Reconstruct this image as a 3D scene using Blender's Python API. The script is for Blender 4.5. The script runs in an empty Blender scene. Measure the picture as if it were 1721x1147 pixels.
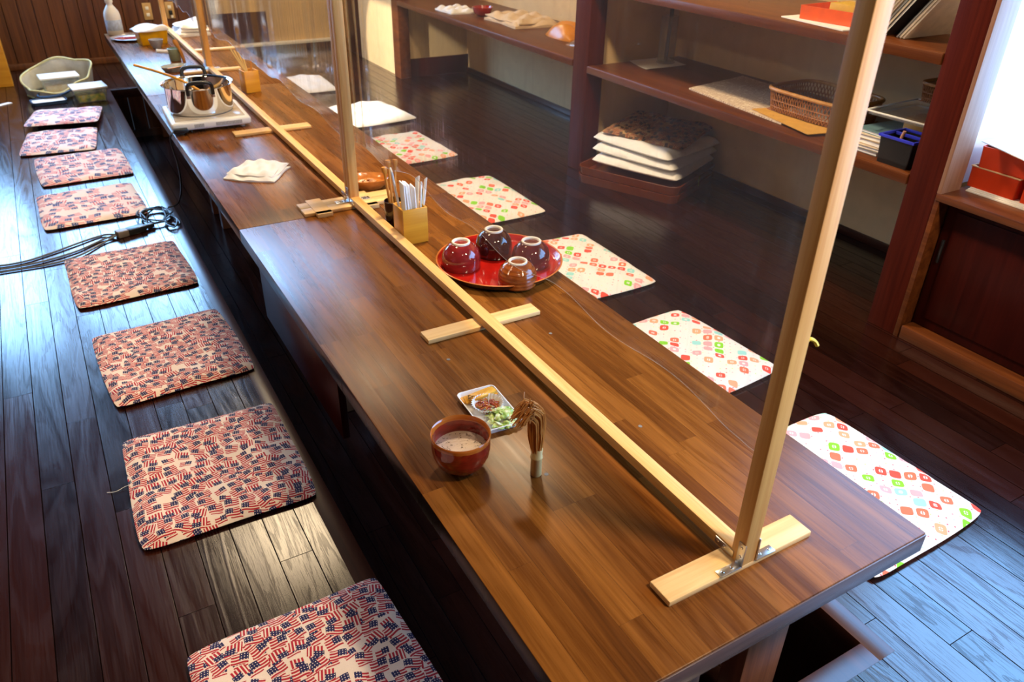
import bpy, bmesh, math, random
from mathutils import Vector, Matrix
random.seed(7)
S = bpy.context.scene
C = S.collection
PI = math.pi

# ---------------------------------------------------------------- camera
YAW, PITCH, ROLL = 0.5335, 0.5407, 0.0209
fw = Vector((math.sin(YAW)*math.cos(PITCH), math.cos(YAW)*math.cos(PITCH), -math.sin(PITCH)))
rt = Vector((math.cos(YAW), -math.sin(YAW), 0))
up = rt.cross(fw)
rt2 = math.cos(ROLL)*rt + math.sin(ROLL)*up
up2 = -math.sin(ROLL)*rt + math.cos(ROLL)*up
cd = bpy.data.cameras.new('camera')
cd.sensor_width = 36.0
cd.lens = 1307.8138*36.0/1721.0
cd.clip_start = 0.02
cd.dof.use_dof = True
cd.dof.focus_distance = 1.75
cd.dof.aperture_fstop = 6.3
cam = bpy.data.objects.new('camera', cd)
cam.matrix_world = Matrix(((rt2.x, up2.x, -fw.x, -.6422), (rt2.y, up2.y, -fw.y, -.5872), (rt2.z, up2.z, -fw.z, 1.3415), (0, 0, 0, 1)))
C.objects.link(cam)
S.camera = cam

# ---------------------------------------------------------------- world, exposure, lamps
w = bpy.data.worlds.new('world'); S.world = w; w.use_nodes = True
w.node_tree.nodes['Background'].inputs[0].default_value = (.5, .7, 1, 1)
w.node_tree.nodes['Background'].inputs[1].default_value = .05
S.view_settings.view_transform = 'Standard'
S.view_settings.look = 'None'
S.view_settings.exposure = 0.22
S.view_settings.gamma = 1.0
S.view_settings.use_curve_mapping = False
WARM = (1.0, .75, .46)
FAR_WINDOW, RIGHT_WINDOW = 20.0, 11.0
FAR_COLOR, RIGHT_COLOR = (.29, .57, 1.0), (.23, .52, 1.0)
def area(name, loc, size, watts, color, target=None, spread=None):
    l = bpy.data.lights.new(name, 'AREA'); l.shape = 'DISK'; l.size = size; l.energy = watts; l.color = color
    if spread: l.spread = spread
    o = bpy.data.objects.new(name, l); o.location = loc
    if target is not None:
        o.rotation_euler = (Vector(target)-Vector(loc)).to_track_quat('-Z', 'Y').to_euler()
    C.objects.link(o); return o
area('ceiling_lamp', (.69, 1.83, 2.42), .26, 54, WARM)
area('ceiling_lamp', (.09, 3.46, 2.42), .85, 26, WARM)
area('ceiling_lamp', (-1.9, 1.6, 2.42), .30, 20, (1, .76, .50))
area('ceiling_lamp', (.75, -.9, 2.42), .30, 60, (1, .77, .50))
area('ceiling_lamp', (.6, 5.4, 2.42), .22, 46, WARM)
for (src, dst, deg, pw) in (((-1.6, 4.3, 2.2), (1.66, 5.36, .25), 12, 1500), ((-1.2, 3.3, 2.3), (1.06, 4.2, 0), 9, 900)):
    sp = bpy.data.lights.new('sun_beam', 'SPOT'); sp.energy = pw; sp.color = (1, .9, .72); sp.spot_size = math.radians(deg); sp.spot_blend = .15; sp.shadow_soft_size = .03
    so = bpy.data.objects.new('sun_beam', sp); so.location = src
    so.rotation_euler = (Vector(dst)-Vector(src)).to_track_quat('-Z', 'Y').to_euler(); C.objects.link(so)

# ---------------------------------------------------------------- node helpers
class X:
    """a socket or number that builds Math nodes"""
    def __init__(s, nt, v): s.nt, s.v = nt, v
    def _m(s, op, *a):
        n = s.nt.nodes.new('ShaderNodeMath'); n.operation = op
        for i, q in enumerate((s,)+a):
            q = q.v if isinstance(q, X) else q
            if isinstance(q, (int, float)): n.inputs[i].default_value = q
            else: s.nt.links.new(q, n.inputs[i])
        return X(s.nt, n.outputs[0])
    def __add__(s, o): return s._m('ADD', o)
    def __sub__(s, o): return s._m('SUBTRACT', o)
    def __mul__(s, o): return s._m('MULTIPLY', o)
    def __truediv__(s, o): return s._m('DIVIDE', o)
    def lt(s, o): return s._m('LESS_THAN', o)
    def gt(s, o): return s._m('GREATER_THAN', o)
    def floor(s): return s._m('FLOOR')
    def fract(s): return s._m('FRACT')
    def abs(s): return s._m('ABSOLUTE')
    def sin(s): return s._m('SINE')
    def cos(s): return s._m('COSINE')
    def pow(s, o): return s._m('POWER', o)
    def max(s, o): return s._m('MAXIMUM', o)
    def min(s, o): return s._m('MINIMUM', o)
    def sign(s): return s._m('SIGN')

class Mat:
    def __init__(s, name, **kw):
        s.m = bpy.data.materials.new(name); s.m.use_nodes = True; s.nt = s.m.node_tree
        s.b = s.nt.nodes['Principled BSDF']
        for k, v in kw.items(): s.set(k, v)
    def set(s, k, v):
        k = {'color': 'Base Color', 'rough': 'Roughness', 'metal': 'Metallic', 'coat': 'Coat Weight', 'coat_rough': 'Coat Roughness', 'ior': 'IOR', 'trans': 'Transmission Weight',
             'alpha': 'Alpha', 'emit': 'Emission Color', 'strength': 'Emission Strength', 'sss': 'Subsurface Weight', 'normal': 'Normal', 'sheen': 'Sheen Weight', 'spec': 'Specular IOR Level'}[k]
        if isinstance(v, X): v = v.v
        if isinstance(v, tuple): s.b.inputs[k].default_value = v+(1,) if len(v) == 3 else v
        elif isinstance(v, (int, float)): s.b.inputs[k].default_value = v
        else: s.nt.links.new(v, s.b.inputs[k])
    def node(s, t, **kw):
        n = s.nt.nodes.new('ShaderNode'+t)
        for k, v in kw.items(): setattr(n, k, v)
        return n
    def link(s, a, b): s.nt.links.new(a.v if isinstance(a, X) else a, b)
    def coords(s, loc=False):
        t = s.node('TexCoord'); v = t.outputs['Object']
        if loc:
            oi = s.node('ObjectInfo'); vm = s.node('VectorMath', operation='MULTIPLY_ADD')
            s.link(oi.outputs['Location'], vm.inputs[0]); vm.inputs[1].default_value = (3.71, 5.13, 0); s.link(v, vm.inputs[2]); v = vm.outputs[0]
        sx = s.node('SeparateXYZ'); s.link(v, sx.inputs[0])
        return v, [X(s.nt, o) for o in sx.outputs]
    def vec(s, *a):
        n = s.node('CombineXYZ')
        for i, q in enumerate(a):
            if isinstance(q, (int, float)): n.inputs[i].default_value = q
            else: s.link(q, n.inputs[i])
        return n.outputs[0]
    def white(s, *a):
        n = s.node('TexWhiteNoise', noise_dimensions='3D'); s.link(s.vec(*a), n.inputs['Vector'])
        sx = s.node('SeparateColor'); s.link(n.outputs['Color'], sx.inputs[0])
        return [X(s.nt, o) for o in sx.outputs]
    def noise(s, v, scale=5, detail=3, rough=.5, dist=0, stretch=None):
        if stretch:
            mp = s.node('Mapping'); s.link(v, mp.inputs[0]); mp.inputs['Scale'].default_value = stretch; v = mp.outputs[0]
        n = s.node('TexNoise'); s.link(v, n.inputs['Vector']); n.inputs['Scale'].default_value = scale; n.inputs['Detail'].default_value = detail
        n.inputs['Roughness'].default_value = rough; n.inputs['Distortion'].default_value = dist
        return X(s.nt, n.outputs['Fac'])
    def ramp(s, f, stops, const=False):
        n = s.node('ValToRGB'); s.link(f, n.inputs[0]); cr = n.color_ramp
        if const: cr.interpolation = 'CONSTANT'
        while len(cr.elements) < len(stops): cr.elements.new(.5)
        for e, (p, c) in zip(cr.elements, stops): e.position = p; e.color = tuple(c)+(1,)
        return n.outputs[0]
    def mix(s, f, a, b, mode='MIX'):
        n = s.node('Mix', data_type='RGBA', blend_type=mode)
        for i, q in ((0, f), (6, a), (7, b)):
            if isinstance(q, tuple): n.inputs[i].default_value = q+(1,)
            elif isinstance(q, (int, float)): n.inputs[i].default_value = q
            else: s.link(q, n.inputs[i])
        return n.outputs[2]
    def bump(s, h, strength=.2, dist=.002):
        n = s.node('Bump'); n.inputs['Strength'].default_value = strength; n.inputs['Distance'].default_value = dist
        s.link(h, n.inputs['Height']); s.set('normal', n.outputs[0])

def plain(name, color, rough=.5, var=.12, scale=30, bump=0, **kw):
    m = Mat(name, rough=rough, **kw)
    v, _ = m.coords()
    n = m.noise(v, scale, 3)
    m.set('color', m.ramp(n, [(.25, tuple(c*(1-var) for c in color)), (.75, tuple(min(1, c*(1+var)) for c in color))]))
    if bump: m.bump(n, bump, .002)
    return m.m

def wood(name, dark, light, axis=1, rough=.4, scale=1.0, bump=.1, coat=0.0, contrast=(.3, .7), spec=.5):
    m = Mat(name, rough=rough, coat=coat, spec=spec)
    v, _ = m.coords()
    st = [26*scale]*3; st[axis] = 1.2*scale
    n1 = m.noise(v, 1.6, 5, .55, .7, stretch=tuple(st))
    st2 = [150*scale]*3; st2[axis] = 4*scale
    n2 = m.noise(v, 1.6, 2, .5, .2, stretch=tuple(st2))
    f = n1*.75+n2*.25
    m.set('color', m.ramp(f, [(contrast[0], dark), (contrast[1], light)]))
    if bump: m.bump(n2, bump, .001)
    return m.m

def planks(name, width, length, base, vary, rough, axis=1, gap=.0016, bump=.25, grain=.5, spec=.5, rings=.5, coat=0.0, pores=0):
    """boards running along an axis: per-board tone, grain, dark joints"""
    m = Mat(name, spec=spec, coat=coat); m.set('coat_rough', .12)
    v, xyz = m.coords()
    a, b = (xyz[0], xyz[1]) if axis == 1 else (xyz[1], xyz[0])
    if axis == 2: a, b = xyz[0], xyz[2]
    col = (a/width).floor()
    r = m.white(col, 3.3, 1.7)
    bb = b/length + r[0]*7.0
    seg = bb.floor()
    r2 = m.white(col, seg, 9.1)
    mv = m.vec(a+r2[0]*13.0, b+r2[1]*9.0, r2[2]*5.0)
    n1 = m.noise(mv, 1.5, 4, .6, rings, stretch=(30, 1.5, 1))
    n2 = m.noise(mv, 1.5, 3, .6, .3, stretch=(170, 5, 1))
    ring = m.noise(mv, 1.0, 1, .4, 1.0, stretch=(7, .9, 1))
    rg = (ring*42.0).sin()*.5+.5
    f = r2[2]*vary + n1*grain + n2*(.25) + rg*(.12*rings)
    m.set('color', m.ramp(f, base))
    ga = (a/width).fract(); gb = bb.fract()
    joint = ga.lt(gap/width).max(gb.lt(gap/length*.7))
    m.set('rough', (n2*.14+rg*.06*rings+(rough-.1)))
    if pores:
        pn = m.noise(mv, 1.5, 2, .7, .25, stretch=(260, 7, 1))
        fine = (ring*95.0).sin()*.5+.5
        line = (fine.gt(.80)*pn.gt(.47)*.9).max(pn.gt(.58)*.7)
        m.set('spec', (line*(-pores*spec)+spec)*(joint*(-1.0)+1.0))
    h = n2*.5 + rg.pow(3.0)*rings*.7 - joint*1.5
    m.bump(h, bump, .0012)
    c = m.b.inputs['Base Color'].links[0].from_socket
    m.set('color', m.mix(joint, c, (.004, .002, .002)))
    return m.m

def flag_fabric(name, cw, ch, cream, navy, red, seed, gaps=.14):
    m = Mat(name, rough=.9, sheen=.05)
    v, (x, y, z) = m.coords(True)
    out = None
    for k, (ox, oy, size) in enumerate(((.47, .31, .36), (0, 0, .44))):
        vy = y/ch+oy; row = vy.floor()
        rr = m.white(row, seed+k*3.1, 2.2)
        ux = x/cw+ox+rr[0]*3.0; cl = ux.floor()
        r = m.white(cl, row, seed+k*7.7)
        fx = (ux.fract()-.5)*cw; fy = (vy.fract()-.5)*ch
        ang = (r[0]-.5)*.75
        ca, sa = ang.cos(), ang.sin()
        px = (fx*ca-fy*sa)*(r[1]-.5).sign()
        py = fx*sa+fy*ca
        py = py+(px*(5.5/cw)).sin()*(.05*ch)
        sw = r[2].gt(.72)                       # some flags stand upright
        qx = px+(py-px)*sw; qy = py+(px-py)*sw
        inside = px.abs().lt(cw*size).min(py.abs().lt(ch*size*.92)).min(r[1].gt(gaps))
        canton = qx.lt(cw*.02).min(qy.gt(ch*(-.12)))
        stripe = (qy*(4.3/ch)).fract().gt(.40)
        g = ch*.19
        sx_, sy_ = (qx/g).fract()-.5, (qy/g).fract()-.5
        star = (sx_*sx_+sy_*sy_).lt(.036)
        fc = m.mix(stripe, cream, red)
        fc = m.mix(canton, fc, m.mix(star, navy, cream))
        out = m.mix(inside, out if out is not None else cream, fc)
    n = m.noise(v, 900, 2)
    out = m.mix(.25, out, m.ramp(n, [(.3, (.45, .45, .45)), (.7, (1, 1, 1))]), 'MULTIPLY')
    m.set('color', out); m.bump(n, .25, .0008)
    return m.m

def tile_fabric(name, cell, white):
    m = Mat(name, rough=.85, sheen=.05)
    v, (x, y, z) = m.coords(True)
    c = math.cos(PI/4)
    a = (x+y)*(c/cell); b = (y-x)*(c/cell)
    ia, ib = a.floor(), b.floor()
    r = m.white(ia, ib, 4.4); r2 = m.white(ia, ib, 8.8)
    fx, fy = a.fract()-.5, b.fract()-.5
    d = fx.abs().pow(4.0)+fy.abs().pow(4.0)
    sq = d.lt(.40**4).min(r[0].lt(.52))
    col = m.ramp(r[1], [(0, (.80, .07, .04)), (.20, (.85, .16, .08)), (.36, (.88, .36, .19)), (.52, (.9, .36, .38)), (.74, (.30, .66, .62)), (.87, (.22, .62, .02))], True)
    ic = fx.abs().lt(.16).min(fy.abs().lt(.14)).min(r2[0].gt(.35))
    ic = ic.min(fx.abs().gt(.035).max(r2[1].gt(.6))).min(fy.abs().gt(.035).max(r2[2].gt(.6))).min((fx.abs()+fy.abs()).lt(.22))
    sqc = m.mix(ic, col, white)
    a2, b2 = a*2.0+.5, b*2.0+.5
    r3 = m.white(a2.floor(), b2.floor(), 2.6)
    dx, dy = a2.fract()-.5, b2.fract()-.5
    dot = (dx*dx+dy*dy).lt(.013).min(r3[0].lt(.65))
    dc = m.ramp(r3[1], [(0, (.8, .1, .15)), (.35, (.9, .45, .5)), (.6, (.45, .75, .25)), (.8, (.4, .75, .75))], True)
    base = m.mix(dot, white, dc)
    m.set('color', m.mix(sq, base, sqc))
    n = m.noise(v, 500, 2); m.bump(n, .12, .0008)
    return m.m

# ---------------------------------------------------------------- materials
M = {}
M['floor'] = planks('dark_floor_boards', .0755, 1.1, [(.30, (.0075, .0016, .0011)), (.85, (.029, .0064, .0036))], .45, .21, gap=.0024, bump=.14, grain=.35, rings=.8, spec=1.0, pores=.55)
M['trim'] = wood('dark_red_trim', (.024, .006, .004), (.070, .020, .010), rough=.30, spec=.55)
M['pillar'] = wood('dark_red_pillar', (.040, .004, .002), (.105, .014, .006), axis=2, rough=.45, spec=.12)
M['casing'] = wood('tan_casing_wood', (.24, .11, .06), (.38, .20, .125), axis=2, rough=.55)
M['shelf'] = wood('brown_shelf_wood', (.060, .014, .004), (.17, .050, .013), rough=.35, spec=.3)
M['cabinet'] = wood('dark_cabinet_wood', (.020, .0022, .0014), (.048, .005, .003), axis=2, rough=.35, spec=.12)
M['table'] = planks('walnut_table_top', .047, .60, [(.25, (.026, .0060, .0012)), (.55, (.120, .036, .0048)), (.95, (.31, .112, .018))], .25, .30, gap=.0004, bump=.04, grain=.72, rings=.5, spec=.20)
M['table_side'] = wood('table_edge_wood', (.085, .050, .048), (.17, .105, .095), axis=0, rough=.25)
M['table_leg'] = wood('red_brown_leg_wood', (.10, .026, .010), (.26, .085, .03), axis=2, rough=.45)
M['pine'] = wood('pine_wood', (.62, .29, .065), (.84, .54, .19), axis=1, rough=.55, scale=1.3)
M['pine_x'] = wood('pine_wood_cross', (.62, .34, .11), (.84, .57, .25), axis=0, rough=.55, scale=1.3)
M['pine_z'] = wood('pine_wood_upright', (.60, .25, .048), (.82, .48, .145), axis=2, rough=.55, scale=1.3)
M['wain'] = wood('wainscot_wood', (.050, .014, .004), (.16, .055, .015), axis=2, rough=.4)
M['bamboo'] = wood('bamboo_box_wood', (.60, .25, .014), (.78, .39, .035), axis=0, rough=.4, scale=.8)
M['plaster'] = plain('cream_plaster', (.70, .49, .25), .9, .06, 12, .1)
M['white_wall'] = plain('white_plaster', (.84, .82, .76), .9, .03, 12, .05)
M['steel'] = plain('brushed_steel', (.62, .63, .64), .28, .06, 60, metal=1.0)
M['grey_screw'] = plain('grey_screw_metal', (.16, .15, .14), .5)
M['chrome'] = plain('polished_steel', (.78, .78, .79), .07, .02, 20, metal=1.0)
M['black'] = plain('black_plastic', (.012, .012, .013), .35)
M['white_plastic'] = plain('white_plastic', (.82, .80, .74), .4, .03)
M['white_cloth'] = plain('white_cloth', (.86, .85, .84), .9, .05, 60, .3)
M['paper'] = plain('white_paper', (.85, .83, .80), .8, .04)
M['ceramic'] = plain('white_ceramic', (.86, .86, .86), .12, .02)
M['red_glaze'] = None
M['flag'] = flag_fabric('flag_print_fabric', .038, .030, (.80, .68, .62), (.007, .009, .085), (.42, .007, .026), 1.3)
M['flag2'] = flag_fabric('emblem_print_fabric', .058, .052, (.84, .72, .70), (.07, .10, .28), (.66, .20, .24), 5.9, .35)
M['tile'] = tile_fabric('tile_print_fabric', .036, (.78, .75, .70))

def glaze(name, lo, hi, rim, zr, rough=.08, ringy=0):
    m = Mat(name, rough=rough, coat=.6); m.set('coat_rough', .04)
    v, (x, y, z) = m.coords()
    n = m.noise(v, 18, 4, .6, .6, stretch=(1, 1, 2.5))
    c = m.ramp(n, [(.3, lo), (.72, hi)])
    if zr is not None:
        f = (z+n*.006-.003).gt(zr)
        c = m.mix(f, c, rim)
    if ringy:
        rg = (z*ringy).sin()*.5+.5
        c = m.mix(rg*.5, c, lo); m.bump(rg, .5, .0015)
    m.set('color', c)
    return m.m
M['red_glaze'] = glaze('red_tea_bowl_glaze', (.11, .006, .004), (.38, .022, .008), (.55, .15, .02), .0750)
M['maroon_glaze'] = glaze('maroon_bowl_glaze', (.13, .010, .012), (.30, .024, .022), (.1, .1, .1), None)
M['dark_glaze'] = glaze('dark_bowl_glaze', (.018, .004, .004), (.06, .008, .007), (.1, .1, .1), None)
M['plum_glaze'] = glaze('plum_bowl_glaze', (.05, .006, .007), (.14, .014, .012), (.1, .1, .1), None)
M['amber_glaze'] = glaze('amber_bowl_glaze', (.12, .02, .004), (.44, .12, .018), (.1, .1, .1), None, ringy=620)
M['lacquer'] = glaze('red_lacquer', (.30, .006, .004), (.46, .012, .006), (.1, .1, .1), None, .16)
M['lacquer_rim'] = plain('orange_lacquer_rim', (.50, .14, .03), .2)
M['black_lacquer'] = plain('black_lacquer', (.02, .008, .010), .12, coat=.5)
M['foot_clay'] = plain('pale_foot_clay', (.74, .66, .56), .5)

def schlick(m, f0, normal=None):
    g = m.node('NewGeometry'); d = m.node('VectorMath', operation='DOT_PRODUCT')
    m.link(g.outputs['Incoming'], d.inputs[0]); m.link(normal if normal is not None else g.outputs['Normal'], d.inputs[1])
    c = X(m.nt, d.outputs['Value']).abs()
    return ((c*(-1.0)+1.0).max(0.0)).pow(5.0)*(1-f0)+f0
def vinyl_mat(name='clear_vinyl_sheet', fog=.034, streak=.11):
    m = Mat(name); nt = m.nt; nt.nodes.remove(m.b)
    v, (x, y, z) = m.coords()
    out = [n for n in nt.nodes if n.type == 'OUTPUT_MATERIAL'][0]
    tr = m.node('BsdfTransparent'); tr.inputs[0].default_value = (.985, .985, .98, 1)
    gl = m.node('BsdfGlossy'); gl.inputs['Roughness'].default_value = .10
    df = m.node('BsdfDiffuse'); df.inputs[0].default_value = (.9, .88, .85, 1)
    bn = m.noise(v, 1, 3, .6, stretch=(1, 40, 2.5))
    bp = m.node('Bump'); bp.inputs['Strength'].default_value = .22; bp.inputs['Distance'].default_value = .003; m.link(bn, bp.inputs['Height']); m.link(bp.outputs[0], gl.inputs['Normal'])
    m1 = m.node('MixShader'); m.link(schlick(m, .035, bp.outputs[0]), m1.inputs[0]); m.link(tr.outputs[0], m1.inputs[1]); m.link(gl.outputs[0], m1.inputs[2])
    sc = m.noise(v, 1.0, 4, .65, .2, stretch=(1, 70, 5))
    sp_ = m.noise(v, 210, 1)
    haze = (sc-.52).max(0.0)*streak + sp_.gt(.775)*.14 + fog
    m2 = m.node('MixShader'); m.link(haze, m2.inputs[0]); m.link(m1.outputs[0], m2.inputs[1]); m.link(df.outputs[0], m2.inputs[2])
    m.link(m2.outputs[0], out.inputs[0])
    return m.m
M['vinyl'] = vinyl_mat()
M['vinyl_glare'] = vinyl_mat('glare_vinyl_sheet', .035, .40)  # washed-out glare on the farther sheets, put in as stronger pale haze streaks
def clear_mat(name, tint, haze, rough=.08):
    m = Mat(name); nt = m.nt; nt.nodes.remove(m.b)
    v, _ = m.coords()
    out = [n for n in nt.nodes if n.type == 'OUTPUT_MATERIAL'][0]
    tr = m.node('BsdfTransparent'); tr.inputs[0].default_value = tint+(1,)
    gl = m.node('BsdfGlossy'); gl.inputs['Roughness'].default_value = rough
    df = m.node('BsdfDiffuse'); df.inputs[0].default_value = (.9, .9, .9, 1)
    m1 = m.node('MixShader'); m.link(schlick(m, .04), m1.inputs[0]); m.link(tr.outputs[0], m1.inputs[1]); m.link(gl.outputs[0], m1.inputs[2])
    n = m.noise(v, 40, 2)
    m2 = m.node('MixShader'); m.link(n*haze, m2.inputs[0]); m.link(m1.outputs[0], m2.inputs[1]); m.link(df.outputs[0], m2.inputs[2])
    m.link(m2.outputs[0], out.inputs[0]); return m.m
M['clear'] = clear_mat('clear_plastic', (.95, .96, .97), .16)
M['cut_edge'] = clear_mat('clear_cut_edge', (.96, .95, .93), .22, .3)
def glow(name, color, strength):
    m = Mat(name, color=(0, 0, 0), rough=.5); v, (x, y, z) = m.coords()
    n = m.noise(v, 1.2, 2)
    m.set('emit', m.ramp(n, [(.3, tuple(c*.92 for c in color)), (.7, color)])); m.set('strength', strength); return m.m
M['far_pane'] = glow('daylight_pane_far', FAR_COLOR, FAR_WINDOW)
M['right_pane'] = glow('daylight_pane_right', RIGHT_COLOR, RIGHT_WINDOW)

# ---------------------------------------------------------------- mesh helpers
def box(bm, x0, x1, y0, y1, z0, z1, bevel=0.0, seg=2):
    r = bmesh.ops.create_cube(bm, size=1)
    for v in r['verts']:
        v.co = Vector(((x0+x1)/2+v.co.x*(x1-x0), (y0+y1)/2+v.co.y*(y1-y0), (z0+z1)/2+v.co.z*(z1-z0)))
    if bevel:
        es = list({e for v in r['verts'] for e in v.link_edges})
        bmesh.ops.bevel(bm, geom=es, offset=bevel, segments=seg, profile=.5, affect='EDGES')
def lathe(bm, prof, seg=48, close=False, sx=1, sy=1, cx=0, cy=0):
    rings = []
    for r, z in prof:
        if r < 1e-6: rings.append([bm.verts.new((cx, cy, z))])
        else: rings.append([bm.verts.new((cx+sx*r*math.cos(2*PI*i/seg), cy+sy*r*math.sin(2*PI*i/seg), z)) for i in range(seg)])
    n = len(rings)
    for k in range(n if close else n-1):
        a, b = rings[k], rings[(k+1) % n]
        if len(a) == 1 and len(b) == 1: continue
        for i in range(seg):
            j = (i+1) % seg
            if len(a) == 1: bm.faces.new((a[0], b[j], b[i]))
            elif len(b) == 1: bm.faces.new((a[i], a[j], b[0]))
            else: bm.faces.new((a[i], a[j], b[j], b[i]))
def tube(bm, pts, r, seg=8, cap=True, taper=None):
    pts = [Vector(p) for p in pts]; n = len(pts); rings = []
    prev = None
    for k, p in enumerate(pts):
        t = (pts[min(k+1, n-1)]-pts[max(k-1, 0)]).normalized()
        if prev is None:
            a = Vector((0, 0, 1)) if abs(t.z) < .9 else Vector((1, 0, 0))
            u = t.cross(a).normalized()
        else:
            u = (prev-t*prev.dot(t)).normalized()
        prev = u; v = t.cross(u)
        rr = r if taper is None else r*taper[k]
        rings.append([bm.verts.new(p+rr*(math.cos(2*PI*i/seg)*u+math.sin(2*PI*i/seg)*v)) for i in range(seg)])
    for k in range(n-1):
        for i in range(seg):
            j = (i+1) % seg
            bm.faces.new((rings[k][i], rings[k][j], rings[k+1][j], rings[k+1][i]))
    if cap:
        bm.faces.new(rings[0][::-1]); bm.faces.new(rings[-1])
def smooth_path(pts, n=8):
    pts = [Vector(p) for p in pts]; out = []
    for i in range(len(pts)-1):
        p0, p1, p2, p3 = pts[max(i-1, 0)], pts[i], pts[i+1], pts[min(i+2, len(pts)-1)]
        for k in range(n):
            t = k/n
            out.append(.5*((2*p1)+(p2-p0)*t+(2*p0-5*p1+4*p2-p3)*t*t+(3*p1-p0-3*p2+p3)*t**3))
    out.append(pts[-1]); return out
def grid(bm, nx, ny, f):
    vs = [[bm.verts.new(f(i/nx, j/ny)) for j in range(ny+1)] for i in range(nx+1)]
    for i in range(nx):
        for j in range(ny):
            bm.faces.new((vs[i][j], vs[i+1][j], vs[i+1][j+1], vs[i][j+1]))
    return vs
def shell(bm, nx, ny, top, bot):
    """a closed sheet between two grid functions"""
    a = grid(bm, nx, ny, top); b = grid(bm, nx, ny, bot)
    for i in range(nx):
        bm.faces.new((a[i][0], b[i][0], b[i+1][0], a[i+1][0])); bm.faces.new((a[i+1][ny], b[i+1][ny], b[i][ny], a[i][ny]))
    for j in range(ny):
        bm.faces.new((a[0][j+1], b[0][j+1], b[0][j], a[0][j])); bm.faces.new((a[nx][j], b[nx][j], b[nx][j+1], a[nx][j+1]))
def obj(name, bm, mat, parent=None, loc=None, smooth=True, angle=40):
    bmesh.ops.recalc_face_normals(bm, faces=bm.faces[:])
    me = bpy.data.meshes.new(name); bm.to_mesh(me); bm.free()
    if smooth:
        me.polygons.foreach_set('use_smooth', [True]*len(me.polygons))
        me.set_sharp_from_angle(angle=math.radians(angle))
    o = bpy.data.objects.new(name, me); C.objects.link(o)
    me.materials.append(mat if not isinstance(mat, str) else M[mat])
    if parent: o.parent = parent
    if loc: o.location = loc
    return o
def boxes(name, mat, parent, *bs, bevel=0.0, loc=None):
    bm = bmesh.new()
    for b in bs: box(bm, *b, bevel=bevel)
    return obj(name, bm, mat, parent, loc)
def tag(o, label, cat, group=None):
    o['label'] = label; o['category'] = cat
    if group: o['group'] = group
    return o
def thing(name, label, cat, loc=(0, 0, 0), rz=0, group=None):
    o = bpy.data.objects.new(name, None); o.empty_display_size = .05; C.objects.link(o)
    o.location = loc; o.rotation_euler = (0, 0, rz)
    return tag(o, label, cat, group)
def struct(name, mat, *bs, bevel=0.0, parent=None):
    o = boxes(name, mat, parent, *bs, bevel=bevel)
    if parent is None: o['kind'] = 'structure'
    return o
def dup(root, loc, rz, label, group=None):
    r = root.copy(); C.objects.link(r); r.location = loc; r.rotation_euler = (0, 0, rz); r['label'] = label
    if group: r['group'] = group
    for ch in list(root.children):
        c = ch.copy(); C.objects.link(c); c.parent = r
        for g in list(ch.children):
            d = g.copy(); C.objects.link(d); d.parent = c
    return r

# ================================================================ the room
PX0, PX1, PY0, PY1, PD = -.279, .5224, -.047, 5.60, -.34
TW = .047
struct('floor', 'floor', (-2.6, PX0-TW, -3, 6.6, -.03, 0), (PX1+TW, 2.30, -3, 6.6, -.03, 0), (PX0-TW, PX1+TW, -3, PY0-TW, -.03, 0), (PX0-TW, PX1+TW, PY1+TW, 6.6, -.03, 0))
struct('trim_1', 'trim', (PX0-TW, PX0, PY0-TW, PY1+TW, -.06, .0008), bevel=.0008)
struct('trim_2', 'trim', (PX1, PX1+TW, PY0-TW, PY1+TW, -.06, .0008), bevel=.0008)
struct('trim_3', 'trim', (PX0, PX1, PY0-TW, PY0, -.06, .0008), bevel=.0008)
struct('trim_4', 'trim', (PX0, PX1, PY1, PY1+TW, -.06, .0008), bevel=.0008)
struct('floor_pit', 'floor', (PX0-.03, PX1+.03, PY0-.03, PY1+.03, PD-.03, PD))
struct('wall_pit_left', 'cabinet', (PX0-.02, PX0-.001, PY0, PY1, PD, -.06))
struct('wall_pit_right', 'cabinet', (PX1+.001, PX1+.02, PY0, PY1, PD, -.06))
struct('wall_pit_near', 'cabinet', (PX0, PX1, PY0-.02, PY0-.001, PD, -.06))
pf = [(PX0+.001+i*.1, min(PX0+.097+i*.1, PX1), PY1+.001, PY1+.02, PD, -.06) for i in range(8)]
struct('wall_pit_far', 'wain', *pf, (PX0, PX1, PY1-.012, PY1+.001, PD, PD+.05))
M['ceiling_wood'] = planks('dark_ceiling_boards', .15, 2.2, [(.3, (.006, .0025, .0014)), (.9, (.016, .007, .0035))], .4, .6, bump=.05, spec=.2)
struct('ceiling', 'ceiling_wood', (-2.6, 2.3, -3, 6.6, 2.5, 2.55))
struct('wall_left', 'wain', (-2.65, -2.6, -3, 6.6, 0, 2.5))
struct('wall_near', 'wain', (-2.6, 2.3, -3.05, -3, 0, 2.5))
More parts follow.
